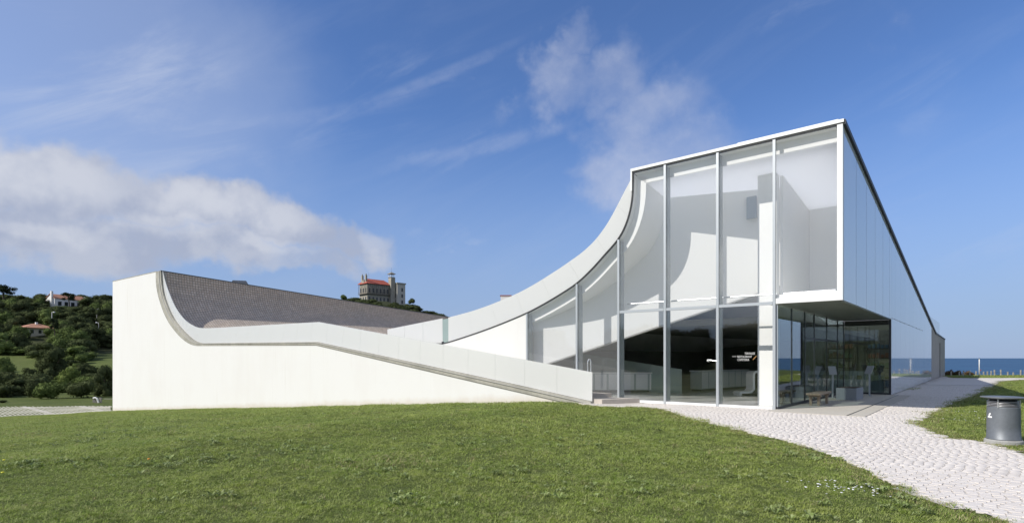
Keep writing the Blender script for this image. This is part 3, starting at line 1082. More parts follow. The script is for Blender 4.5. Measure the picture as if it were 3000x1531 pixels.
# right curve (plane b = 0)
cA = lambda x, y: onp(1250 + x / 2.4815, 480 + y / 2.4815, 0)
Dk = [cA(*p) for p in ((1497, 45), (1496, 130), (1492, 230), (1475, 340), (1440, 450), (1385, 550), (1290, 660), (1200, 760), (1100, 855), (1000, 925), (850, 1015), (715, 1085), (550, 1155), (400, 1212), (250, 1263), (155, 1293))]
Ek = [cA(*p) for p in ((1487, 40), (1484, 105), (1440, 192), (1400, 270), (1350, 365), (1295, 457), (1220, 555), (1130, 640), (1020, 720), (930, 780), (790, 868), (660, 938), (500, 1007), (360, 1058), (240, 1093), (155, 1115))]
Dd, Ed = dens(Dk), dens(Ek)
D_end = [cA(115, 1302), onp(1134, 1004, 0)]
E_end = [cA(113, 1121), onp(1134, 964, 0)]
back_bal = empty('rear_balustrade', parent=museum)
for lo_, hi_ in resample(Dd, Ed, 1.6, 0.0015):
    band('glass_panel', lo_, hi_, 0.02, 0.05, M_frost, back_bal)
for lo_, hi_ in resample(D_end, E_end, 1.6):
    band('glass_panel', lo_, hi_, 0.02, 0.05, M_frost, back_bal)
gl_lo = [(Dd[-1][0], Dd[-1][1]), (D_end[0][0], D_end[0][1])]
gl_hi = [(Ed[-1][0], Ed[-1][1] - .05), (E_end[0][0], E_end[0][1] - .05)]
pp = band('clear_panel', gl_lo, gl_hi, 0.02, 0.04, M_green, back_bal)
cb = MB().box(D_end[0][0] - .04, D_end[0][0] + .06, -0.02, 0.06, D_end[0][1] - .05, D_end[0][1] + .08).build('clamp', M_dmetal, back_bal)

# edge of the curved shell: dark gap line, thin white lip
Dall = Dd + D_end


def offset(pts, d):
    out = []
    for i, p in enumerate(pts):
        a = pts[max(i - 1, 0)]; b = pts[min(i + 1, len(pts) - 1)]
        t = Vector((b[0] - a[0], b[1] - a[1])); t.normalize()
        out.append((p[0] - t.y * d * -1, p[1] + t.x * d * -1))
    return out


# travelling from top right down to the left, +d moves to the inner (glass) side
def inner(pts, d):
    out = []
    for i, p in enumerate(pts):
        a = pts[max(i - 1, 0)]; b = pts[min(i + 1, len(pts) - 1)]
        t = Vector((b[0] - a[0], b[1] - a[1])); t.normalize()
        nrm = Vector((-t.y, t.x))
        if nrm.x * 1.0 - nrm.y * 0.8 < 0:
            nrm = -nrm
        out.append((p[0] + nrm.x * d, p[1] + nrm.y * d))
    return out


band('shell_edge', Dall, inner(Dall, 0.035), -0.03, 0.30, M_dark, museum)
Zr0 = 8.73
XL = Dd[0][0]
topx = 1.87
# fascia of the flat roof with its upright return
fz_ = Zr0 - 0.098
fa = MB(); fa.box(XL - 0.06, topx + 0.03, -0.06, 0.5, fz_, Zr0)
fa.build('roof_fascia', M_whitem, museum)
fb = MB(); fb.box(XL - 0.06, XL, -0.055, 0.45, 7.9, fz_ - .003)
fb.build('roof_return', M_whitem, museum)
fs = MB(); fs.box(XL + .003, topx - .01, -0.035, 0.30, fz_ - 0.04, fz_ - 0.003); fs.build('fascia_shadow_gap', M_dark, museum)
# small raised cap near the right end of the roof edge
MB().box(-1.2, topx - 0.12, -0.02, 0.6, Zr0 + 0.003, Zr0 + 0.035).build('roof_cap', M_whitem, museum)

# plaza surface: one sheet following both curves, extruded to the rear
def plaza():
    prof = []          # (x, z, side, y0)
    for p in B_pts[:-3]:
        prof.append((p[0], p[1], 'L'))
    xa = prof[-1][0]
    xb = D_end[0][0]
    for t in np.linspace(0, 1, 12)[1:-1]:
        prof.append((xa + (xb - xa) * t, 2.44, 'F'))
    for p in reversed(Dd):
        prof.append((p[0], p[1] + 0.0, 'R'))
    n = len(prof)
    s = [0]
    for i in range(1, n):
        s.append(s[-1] + math.dist(prof[i][:2], prof[i - 1][:2]))
    ysl = [None] + list(np.linspace(0.5, YB, 24))
    V = []; UV = []
    for y in ysl:
        for i, (x, z, sd) in enumerate(prof):
            yy = y
            if y is None:
                yy = B1 + 0.02 if sd == 'L' else 0.06
                if sd == 'F':
                    yy = 0.06
            zz = z
            if sd == 'L': zz = zL(z, yy)
            if sd == 'R': zz = zR(z, yy)
            V.append((x, yy, zz)); UV.append((s[i], yy))
    Fc = []
    for j in range(len(ysl) - 1):
        for i in range(n - 1):
            Fc.append((j * n + i, j * n + i + 1, (j + 1) * n + i + 1, (j + 1) * n + i))
    me = bpy.data.meshes.new('plaza_paving'); me.from_pydata(V, [], Fc)
    uvl = me.uv_layers.new(name='UVMap')
    for lp in me.loops:
        uvl.data[lp.index].uv = UV[lp.vertex_index]
    me.polygons.foreach_set('use_smooth', [True] * len(me.polygons))
    me.materials.append(M_plaza)
    o = obj('plaza_paving', me, museum)
    # rim of the left wing: dark line along the top
    r = MB()
    x0, z0 = B_pts[0]
    r.hexa([(x0 - .14, B1, z0 - .06), (x0 + .02, B1, z0 - .06), (x0 + .02, YB, zL(z0, YB) - .06), (x0 - .14, YB, zL(z0, YB) - .06)],
           [(x0 - .14, B1, z0 + .04), (x0 + .02, B1, z0 + .04), (x0 + .02, YB, zL(z0, YB) + .04), (x0 - .14, YB, zL(z0, YB) + .04)])
    r.build('rim_flashing', pmat('rim_metal', (0.13, 0.13, 0.12), 0.5), museum)


plaza()
# strip of plaza floor between the two front planes and the stair down
MB().prism_z([(B_pts[-4][0] - 8, B1 + .4), (-24.2, B1 + .4), (-24.2, 0.05), (B_pts[-4][0] - 8, 0.05)], 2.2, 2.43).build('landing', M_coping, museum)
stair = empty('stairs', parent=museum)
M_step = pmat('step_stone', (0.50, 0.455, 0.40), 0.8, var=0.08, vscale=4, bump=0.2, bscale=50)
nst = 16
for k in range(nst):
    zt = 0.152 * (k + 1) - 0.0
    xf = -4.75 - 1.18 * k
    xo = -5.55 - 1.18 * k
    s_ = MB()
    pl = [(xo - (1.3 if k < nst - 1 else 4), B1 + 0.20), (xo, B1 + 0.20), (xf, -0.06), (xf - (1.3 if k < nst - 1 else 4), -0.06)]
    s_.prism_z(pl, zt - 0.30, zt)
    s_.build('step', M_step, stair)
# white wall below the curve left of the glass, and the small return behind the stairs
xg = onp(1545, 900, 0)[0]
poly = []
for p in Dall:
    if p[0] < xg:
        poly.append(p)
poly = [(xg, float(np.interp(xg, [q[0] for q in reversed(Dd)], [q[1] for q in reversed(Dd)])))] + poly
poly = [(p[0], p[1] - .036) for p in poly]
ww = wall_from_curve([(-26, 2.38)] + list(reversed(poly)), lambda x: -0.5, 0.0, 0.30).build('curved_front_wall', M_wall, museum)

# ---------------- glass front
front = empty('curtain_wall', parent=museum)
DX = np.array([q[0] for q in reversed(Dd)]); DZ = np.array([q[1] for q in reversed(Dd)])
# make the curve single valued for heights
keep = np.concatenate([[True], np.diff(np.maximum.accumulate(DX)) > 1e-5]); DXm = DX[keep]; DZm = DZ[keep]


def topz(x):
    if x >= XL: return fz_ - 0.045
    return float(np.interp(x, DXm, DZm)) - 0.05


mpx = [1545, 1691, 1813, 1949, 2103, 2275]
mx = [onp(p, 1000, 0)[0] for p in mpx]
mx[-1] = -0.05
mx_all = mx + [1.80]
TZ = 3.37
for i, x in enumerate(mx):
    w = 0.042
    zt = min(topz(x - w), topz(x + w))
    MB().box(x - w, x + w, -0.05, 0.03, 0.0 if i > 0 else 0.0, zt).build('mullion', M_metal, front)
    if i < 5:
        MB().box(x + 0.02 - w, x + w, 0.055, 0.34, 0.03, zt - .05).build('glass_fin', M_fin, front)
# box corner post and lower beam
MB().box(1.72, 1.87, -0.05, 0.10, TZ + 0.003, fz_ - .045).build('corner_post', M_whitem, front)
MB().box(0.003, 1.717, -0.05, 0.10, TZ + 0.003, TZ + 0.17).build('lower_beam', M_whitem, front)
for i in range(2, 5):
    MB().box(mx[i] + .05, mx[i + 1] - .05, -0.045, 0.05, TZ - 0.02, TZ + 0.075).build('transom', M_metal, front)
MB().box(mx[2] + .05, mx[2 + 1] - .05, -0.045, 0.05, 0.0, 0.10)
for i in range(0, 5):
    MB().box(mx[i] + .05, mx[i + 1] - .05, -0.045, 0.12, 0.0, 0.09).build('sill', M_whitem, front)


def pane(x0, x1, z0, top, par, mat, y=0.0):
    n = 12
    lo_ = [(x0 + (x1 - x0) * t / n, z0) for t in range(n + 1)]
    hi_ = [(p[0], top if top is not None else topz(p[0])) for p in lo_]
    return band('glass_pane', lo_, hi_, y - 0.010, y + 0.010, mat, par)


for i in range(0, 2):
    pane(mx[i] + .05, mx[i + 1] - .05, 0.092, None, front, M_upper)
# curve meets the steep part inside bay three: finer top line
def pane_curved(x0, x1, z0):
    xs_ = sorted(set([x0, x1] + [x for x in DXm if x0 < x < x1] + [XL - .001, XL + .002]))
    xs_ = [x for x in xs_ if x0 <= x <= x1]
    return band('glass_pane', [(x, z0) for x in xs_], [(x, topz(x)) for x in xs_], -0.010, 0.010, M_upper, front)


for i in range(2, 5):
    pane(mx[i] + .05, mx[i + 1] - .05, 0.092, TZ - 0.022, front, M_clear)
    pane_curved(mx[i] + .05, mx[i + 1] - .05, TZ + 0.077)
pane(0.01, 1.717, TZ + 0.172, fz_ - 0.045, front, M_upper)
# protective tube rail behind the glass above the transom
MB().tube([(mx[2] + .1, 0.45, TZ + 0.36), (-0.1, 0.45, TZ + 0.36)], 0.028).build('guard_rail', M_rail, front)
MB().tube([(0.12, 0.30, TZ + 0.33), (1.62, 0.30, TZ + 0.33)], 0.045).build('guard_rail', M_rail, front)

# ---------------- shell inside: edge strip and ceiling
Dflat = [(1.84, fz_ - 0.05), (XL, fz_ - 0.05)] + Dd[1:]
Din = inner(Dd[1:], 0.42)
lo_ = [(1.70, fz_ - 0.40), (XL + 0.40, fz_ - 0.40)] + [p for p in Din[1:]]
hi_ = [(1.70, fz_ - 0.05), (XL + 0.03, fz_ - 0.05)] + [p for p in inner(Dd[1:], 0.04)[1:]]


def shell(name, pts, y0, y1, mat, par, drop=0.0):
    mb = MB(); n = len(pts)
    ysl = np.linspace(y0, y1, 12)
    for y in ysl:
        for p in pts:
            z = zR(p[1], y) if p[1] > 2.45 else p[1]
            mb.v.append((p[0], y, z - drop))
    for j in range(len(ysl) - 1):
        for i in range(n - 1):
            mb.f.append((j * n + i, j * n + i + 1, (j + 1) * n + i + 1, (j + 1) * n + i))
    return mb.build(name, mat, par, smooth=True)


ZE = 0.28
strip_lo = [(p[0], zR(p[1], ZE) if p[1] > 2.45 else p[1]) for p in lo_]
strip_hi = [(p[0], zR(p[1], ZE) if p[1] > 2.45 else p[1]) for p in hi_]
band('ceiling_edge', strip_hi, strip_lo, ZE, ZE + 0.05, M_inner, museum)
shell('fill_ceiling', lo_[:2], ZE + 0.05, 36.5, M_fill, museum)  # flat ceiling made to glow with added daylight from above
shell('ceiling', lo_[1:], ZE + 0.05, 36.5, M_ceil, museum)
# cavity between the glass and the strip
shell('shell_soffit', hi_, 0.06, ZE, M_ceil, museum)
# flat roof top behind the fascia
rt = MB()
rt.quad((XL - .02, 0.5, Zr0 - .02), (topx, 0.5, Zr0 - .02), (topx, 37, 3.75), (XL - .02, 37, 3.75))
rt.build('roof', M_fill, museum)  # unseen roof top, made translucent to brighten the rooms below
rb = lambda y: Zr0 - 0.0 - (Zr0 - 3.73) * y / 37.0

# ---------------- side cladding (x = 1.87)
side = empty('side_cladding', parent=museum)
SX = 1.87
yb = [0.11, 2.16, 4.16, 6.16, 8.18, 10.2, 12.2, 14.2, 16.2, 18.2, 20.2, 22.2, 24.2, 26.2, 28.2, 30.2, 32.2, 33.2]
lowz = lambda y: TZ + 0.05
for a, b in zip(yb[:-1], yb[1:]):
    za, zb = rb(a) - 0.16, rb(b) - 0.16
    if b <= 10.3:
        MB().hexa([(SX - .03, a + .02, TZ + .004), (SX, a + .02, TZ + .004), (SX, b - .02, TZ + .004), (SX - .03, b - .02, TZ + .004)],
                  [(SX - .03, a + .02, za), (SX, a + .02, za), (SX, b - .02, zb), (SX - .03, b - .02, zb)]).build('cladding_panel', M_side, side)
    else:
        aa = max(a, 10.8)
        if a < 10.8:
            MB().box(SX - .03, SX, a + .02, 10.79, TZ + .004, rb(10.8) - .16).build('cladding_panel', M_side, side)
        za = rb(aa) - 0.16
        split = 3.42 if aa < 25.8 else None
        if split:
            MB().box(SX - .03, SX, aa + .006, b - .006, 0.02, split - 0.02).build('cladding_panel', M_side, side)
            MB().hexa([(SX - .03, aa + .006, split + .01), (SX, aa + .006, split + .01), (SX, b - .006, split + .01), (SX - .03, b - .006, split + .01)],
                      [(SX - .03, aa + .006, za), (SX, aa + .006, za), (SX, b - .006, zb), (SX - .03, b - .006, zb)]).build('cladding_panel', M_side, side)
        else:
            MB().hexa([(SX - .03, aa + .006, .02), (SX, aa + .006, .02), (SX, b - .006, .02), (SX - .03, b - .006, .02)],
                      [(SX - .03, aa + .006, za), (SX, aa + .006, za), (SX, b - .006, zb), (SX - .03, b - .006, zb)]).build('cladding_panel', M_side, side)
Mj = pmat('panel_joint', (0.10, 0.13, 0.16), 0.5)
for y in yb[1:-1]:
    MB().box(SX - .033, SX - .006, y - .018, y + .018, (TZ + .004) if y < 10.8 else .02, rb(y) - .18).build('joint', Mj, side)
# wall just behind the panels, made translucent to let added fill light in
bk = MB()
bk.hexa([(SX - .08, .12, TZ + .01), (SX - .035, .12, TZ + .01), (SX - .035, 10.79, TZ + .01), (SX - .08, 10.79, TZ + .01)],
        [(SX - .08, .12, rb(.12) - .17), (SX - .035, .12, rb(.12) - .17), (SX - .035, 10.79, rb(10.79) - .17), (SX - .08, 10.79, rb(10.79) - .17)])
bk.hexa([(SX - .08, 10.8, .0), (SX - .035, 10.8, .0), (SX - .035, 33.2, .0), (SX - .08, 33.2, .0)],
        [(SX - .08, 10.8, rb(10.8) - .17), (SX - .035, 10.8, rb(10.8) - .17), (SX - .035, 33.2, rb(33.2) - .17), (SX - .08, 33.2, rb(33.2) - .17)])
bk.build('backing_wall', glass_mat('translucent_backing', (0.9, 0.9, 0.9), 1.3, 0.4, body=0.35, bodycol=(0.85, 0.88, 0.9)), side)
rc = MB()
rc.hexa([(SX - .2, -.02, Zr0 - .15), (SX + .07, -.02, Zr0 - .15), (SX + .07, 37, rb(37) - .15), (SX - .2, 37, rb(37) - .15)],
        [(SX - .2, -.02, Zr0 - .01), (SX + .07, -.02, Zr0 - .01), (SX + .07, 37, rb(37) - .01), (SX - .2, 37, rb(37) - .01)])
rc.build('roof_coping', M_roofdark, museum)
# concrete end wall with a tall narrow door slot
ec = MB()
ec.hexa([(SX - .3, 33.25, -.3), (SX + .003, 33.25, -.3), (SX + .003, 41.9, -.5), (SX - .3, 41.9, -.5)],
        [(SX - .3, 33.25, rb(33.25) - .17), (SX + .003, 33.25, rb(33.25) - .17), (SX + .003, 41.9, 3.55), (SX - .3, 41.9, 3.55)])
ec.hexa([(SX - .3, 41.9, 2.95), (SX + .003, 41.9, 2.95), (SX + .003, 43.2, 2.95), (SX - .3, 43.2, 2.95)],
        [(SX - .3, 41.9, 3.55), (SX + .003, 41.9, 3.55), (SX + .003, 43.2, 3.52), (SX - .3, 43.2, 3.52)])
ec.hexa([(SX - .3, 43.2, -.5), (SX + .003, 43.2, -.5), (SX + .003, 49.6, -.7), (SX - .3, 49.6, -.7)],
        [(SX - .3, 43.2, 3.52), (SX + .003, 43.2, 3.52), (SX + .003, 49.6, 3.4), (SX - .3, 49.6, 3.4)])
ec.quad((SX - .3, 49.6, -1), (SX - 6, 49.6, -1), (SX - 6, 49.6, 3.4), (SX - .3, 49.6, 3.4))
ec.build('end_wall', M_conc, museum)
MB().box(SX - .28, SX - .15, 41.92, 43.18, -.5, 2.94).build('door', M_dmetal, museum)
MB().hexa([(SX - .35, 37, 3.56), (SX + .04, 37, 3.56), (SX + .04, 49.7, 3.41), (SX - .35, 49.7, 3.41)],
          [(SX - .35, 37, 3.72), (SX + .04, 37, 3.72), (SX + .04, 49.7, 3.50), (SX - .35, 49.7, 3.50)]).build('end_coping', M_roofdark, museum)
rl = MB().box(SX - 2.5, SX - .05, 32.3, 43, 3.2, 4.72).build('roof_lantern', M_side, museum)

# ---------------- recessed entrance under the box
rec = empty('entrance_recess', parent=museum)
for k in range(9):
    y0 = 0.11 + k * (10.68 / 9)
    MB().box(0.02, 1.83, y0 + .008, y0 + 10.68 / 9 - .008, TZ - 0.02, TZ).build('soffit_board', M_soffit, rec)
MB().box(-0.3, 1.83, 0.10, 10.75, TZ + 0.01, TZ + 0.30).build('floor_slab', M_inner, museum)
MB().box(0.0, 0.06, 0.0, 10.8, 0.0, 0.10).build('base_rail', M_dmetal, rec)
ypost = [0.04, 1.75, 3.55, 5.0, 7.2, 9.4, 10.74]
for y in ypost:
    MB().box(-0.005, 0.045, y - 0.025, y + 0.025, 0.1, TZ - .03).build('door_post', M_dmetal if y > .1 else M_metal, rec)
for a, b in zip(ypost[:-1], ypost[1:]):
    MB().box(0.015, 0.03, a + .03, b - .03, .105, TZ - .03).build('glass_pane', M_entr, rec)
MB().box(0.05, 1.78, 10.80, 10.82, 0.1, TZ - .03).build('glass_pane', M_entr, rec)
MB().box(1.78, 1.86, 10.76, 10.86, 0.0, TZ - .01).build('corner_frame', M_dmetal, rec)
MB().box(0.05, 1.78, 10.77, 10.83, 0.0, 0.1).build('base_rail', M_dmetal, rec)
MB().box(0.05, 1.775, 10.76, 10.80, 3.12, TZ - .025).build('head_frame', M_dmetal, rec)
for z in (2.35,):
    MB().box(-0.003, 0.05, 3.6, 9.35, z, z + .07).build('door_head', M_dmetal, rec)

# ---------------- interior
intr = empty('interior', parent=museum)
MB().box(-14, -0.02, 0.13, 30, -0.25, 0.02).build('lobby_floor', M_floor, intr)
MB().box(-0.02, 1.78, 10.9, 30, -0.25, 0.02).build('shop_floor', M_floor, intr)
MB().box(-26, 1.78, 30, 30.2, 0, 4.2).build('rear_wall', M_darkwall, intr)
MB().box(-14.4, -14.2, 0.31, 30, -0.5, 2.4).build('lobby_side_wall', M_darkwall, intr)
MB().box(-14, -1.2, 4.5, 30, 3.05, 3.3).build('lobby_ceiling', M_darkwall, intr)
# slanted white wall whose lower edge climbs to the right (stair flank)
def slant(name, a0, a1, z0f, z1f, mat, th=0.16):
    n = 40; mb = MB()
    for i in range(n):
        ta, tb = a0 + (a1 - a0) * i / n, a0 + (a1 - a0) * (i + 1) / n
        ya, yb_ = 3.12 - .256 * ta, 3.12 - .256 * tb
        mb.hexa([(-ta, ya, z0f(ta)), (-tb, yb_, z0f(tb)), (-tb, yb_ + th, z0f(tb)), (-ta, ya + th, z0f(ta))],
                [(-ta, ya, z1f(ta)), (-tb, yb_, z1f(tb)), (-tb, yb_ + th, z1f(tb)), (-ta, ya + th, z1f(ta))])
    return mb.build(name, mat, intr)


zlow = lambda a: 1.44 + (9.5 - a) * 0.3235
LX = np.array([p[0] for p in reversed(lo_)]); LZ = np.array([p[1] for p in reversed(lo_)])
LXm = np.maximum.accumulate(LX + np.arange(len(LX)) * 1e-6)


def zceil(a):
    y = 3.12 - .256 * a
    return zR(float(np.interp(-a, LXm, LZ)), y) - 0.002


slant('flank_wall', 10.3, 0.5, lambda a: zlow(a), lambda a: max(zceil(a), zlow(a) + .02), M_flank)
slant('flank_edge', 10.3, 0.5, lambda a: zlow(a) - .05, lambda a: zlow(a) - 0.002, pmat('grey_trim', (0.45, 0.45, 0.44), 0.5), 0.2)
# small square opening high in that wall
p = onp(2205, 608, 2.55)
MB().box(p[0] - .20, p[0] + .14, 2.48, 2.60, p[1] - .40, p[1] + .40).build('wall_opening', pmat('blue_grey_opening', (0.28, 0.34, 0.40), 0.5), intr)
# free-standing white column
MB().box(-1.04, -0.42, 1.60, 1.95, 0.02, 8.2).build('column', M_inner, intr)
# descending glass balustrade inside
band('inner_balustrade', [(-11.6, 0.03), (-5.65, 0.03)], [(-11.6, 1.95), (-5.65, 1.13)], 5.8, 5.83, M_green, intr)
MB().box(-0.30, 1.78, 5.7, 5.85, TZ + .3, 7.9).build('upper_back_wall', M_flank, intr)
MB().box(-0.40, -0.305, 1.96, 5.85, TZ + .3, 8.0).build('upper_partition', M_ceil, intr)

# lettering on the glass
def text_obj(s, size, x, z, parent, mat, y=-0.014, name='lettering'):
    cu = bpy.data.curves.new('t', 'FONT'); cu.body = s; cu.size = size; cu.extrude = 0.001
    cu.align_x = 'RIGHT'
    t = bpy.data.objects.new('t', cu); COL.objects.link(t)
    dg = bpy.context.evaluated_depsgraph_get()
    me = bpy.data.meshes.new_from_object(t.evaluated_get(dg))
    bpy.data.objects.remove(t)
    me.materials.clear(); me.materials.append(mat)
    o = obj(name, me, parent, (x, y, z), (math.pi / 2, 0, 0), (0.72, 0.95, 1))
    return o


M_letter = pmat('white_vinyl', (0.85, 0.85, 0.83), 0.5)
M_vinyl = pmat('lettering_vinyl', (0.62, 0.62, 0.60), 0.6)
for s_, px, py in (('TERRASSE', 2212, 1037.5), ('RESTAURANT', 2203, 1047), ('CAFÉTERIA', 2195, 1056)):
    x, z = onp(px, py, -0.014)
    t = text_obj(s_, 0.105, x, z, front, M_vinyl)
x, z = onp(2160, 1045, -.014)
mb = MB()
for k in range(4):
    mb.box(x - .05 - k * .035, x - .035 - k * .035, -.015, -.013, z, z + .04)
mb.build('small_marks', pmat('grey_vinyl', (0.35, 0.35, 0.34), 0.6), front)
xa, za = onp(2206, 1053, -.014); xb, zb = onp(2216, 1042, -.014)
MB().tube([(xa, -.016, za), (xb, -.016, zb)], 0.008, 6).build('orange_stroke', pmat('orange_vinyl', (0.7, 0.36, 0.12), 0.5), front)
# upright hand rail at the foot of the balustrade
def U(px0, px1, ytop, ybot, Y):
    a, b = at(px0, ybot, Y), at(px1, ybot, Y)
    c = at(px0, ytop, Y).z
    return [(a.x, Y, a.z), (a.x, Y, c - .1), ((a.x * .75 + b.x * .25), Y, c), ((a.x * .25 + b.x * .75), Y, c), (b.x, Y, c - .1), (b.x, Y, b.z)]
r = MB().tube(U(1722, 1731, 1052, 1100, 22.0), 0.022, 8)
hr = r.build('handrail', M_rail)
tag(hr, 'white looped steel handrail standing at the stair end behind the frosted balustrade', 'handrail')
hr.location = (0, 0, 0)

# ------------------------------------------------------------------ things in and by the museum
def place(px, py_base, z=0.0):
    Y = (CH - z) * F / (py_base - HZ)
    return Vector(((px - 1500) / F * Y, Y, z))


def counter(loc0, loc1, h, depth, label, name='reception_counter', grp=None):
    d = (loc1 - loc0); ln = d.length; rz = math.atan2(d.y, d.x)
    e = empty(name, (loc0.x, loc0.y, 0.02), rz)
    tag(e, label, 'counter', grp)
    MB().box(0, ln, 0.0, depth, 0.10, h - 0.06).build('body', pmat('counter_grey', (0.42, 0.47, 0.46), 0.5), e)
    MB().box(-0.05, ln + .05, -0.06, depth + .04, h - 0.055, h).build('worktop', M_whitem, e, bevel=.006)
    MB().box(0.05, ln - .05, 0.05, depth - .05, 0.0, 0.095).build('plinth', M_dmetal, e)
    n = max(2, int(ln / 0.62))
    for k in range(n):
        x = 0.04 + k * (ln - .08) / n
        MB().box(x, x + (ln - .08) / n - .10, -0.022, -0.002, 0.13, h - .08).build('front_panel', M_whitem, e)
    return e


a = place(2055, 1147); b = place(2191, 1137)
counter(a, b, 1.02, 0.6, 'long white panelled desk deep in the lobby between the dark wall and the sofa', 'reception_desk')
a = place(1700, 1150); b = place(1985, 1149)
counter(a, b, 0.95, 0.5, 'white panelled counter in the lobby beside the steps', 'lobby_counter')


def sofa():
    Y = 24.6
    pts = [(2169, 1160), (2166, 1153), (2169, 1148.5), (2176, 1147), (2192, 1147), (2201, 1146), (2206, 1140), (2206, 1120), (2206, 1100), (2208, 1091), (2214, 1087), (2236, 1087)]
    c = at(2200, 1160, Y)
    e = empty('lounge_chair', (c.x, c.y, 0.02))
    mb = MB()
    P = [at(x, y, Y) for x, y in pts]
    P = [(p.x - c.x, p.z - P[0].z) for p in P]
    def norm(i):
        a = P[max(i - 1, 0)]; b = P[min(i + 1, len(P) - 1)]
        t = Vector((b[0] - a[0], b[1] - a[1])); t.normalize(); return (t.y, -t.x)
    th = 0.09
    n = len(P)
    for i, p_ in enumerate(P):
        nn = norm(i)
        q = (p_[0] + nn[0] * th, p_[1] + nn[1] * th)
        mb.v += [(p_[0], 0, p_[1]), (q[0], 0, q[1]), (q[0], 0.75, q[1]), (p_[0], 0.75, p_[1])]
    for i in range(n - 1):
        k = 4 * i
        for q in range(4):
            r_ = (q + 1) % 4
            mb.f.append((k + q, k + 4 + q, k + 4 + r_, k + r_))
    mb.f.append((0, 1, 2, 3)); k = 4 * (n - 1); mb.f.append((k + 3, k + 2, k + 1, k))
    mb.build('shell', M_whitem, e, bevel=0.01)
    MB().box(-.2, .35, .15, .6, -0.0, 0.05).build('foot', M_dmetal, e)
    tag(e, 'white moulded lounge chair with a tall back just behind the glass by the column', 'chair')
sofa()


def bench():
    l0 = L(0.62, 2.0); 
    e = empty('bench', (l0.x, l0.y, 0.027), RZ)
    tag(e, 'short timber bench under the entrance canopy beside the glass', 'bench')
    Mw = pmat('grey_timber', (0.30, 0.235, 0.17), 0.7, var=0.2, vscale=3, stretch=(6, 1, 1))
    for k in range(4):
        MB().box(-.21 + k * .107, -.21 + k * .107 + .099, 0, 1.9, 0.37, 0.43).build('slat', Mw, e)
    for y in (0.25, 1.5):
        MB().box(-.16, -.08, y, y + .09, 0, 0.367).build('leg', Mw, e)
        MB().box(.08, .16, y, y + .09, 0, 0.367).build('leg', Mw, e)
        MB().box(-.2, .2, y - .003, y + .093, 0.30, 0.366).build('cross_beam', Mw, e)
bench()


def planter():
    l0 = L(0.95, 5.9)
    e = empty('planter', (l0.x, l0.y, 0.027), RZ)
    tag(e, 'low grey concrete trough standing behind the timber bench under the canopy', 'planter')
    M = pmat('grey_trough', (0.26, 0.28, 0.30), 0.7, var=0.06, vscale=4)
    MB().box(-.35, .35, 0, 1.5, 0, .46).build('trough', M, e, bevel=.012)
    MB().box(-.31, .31, .04, 1.46, .462, .475).build('soil', pmat('soil', (0.06, 0.045, 0.03), 0.95), e)
planter()


def lectern(lx, ly, tilt, label):
    l0 = L(lx, ly)
    e = empty('information_stand', (l0.x, l0.y, 0.027), RZ)
    tag(e, label, 'sign', None)
    MB().box(-.03, .03, -.03, .03, 0, 1.05).build('post', M_metal, e)
    mb = MB().box(-.14, .14, -.012, .012, -.2, .2)
    o = mb.build('board', pmat('notice_board', (0.42, 0.44, 0.45), 0.4), e); o.location = (0, -.05, 1.12); o.rotation_euler = (math.radians(-35), 0, math.radians(tilt))
    MB().box(-.12, .12, -.12, .12, 0, .012).build('foot_plate', M_metal, e)
lectern(1.25, 9.3, -20, 'slim metal stand with a tilted white notice near the shop corner post')
lectern(0.30, 6.9, 25, 'slim metal stand with a tilted white notice by the entrance doors')


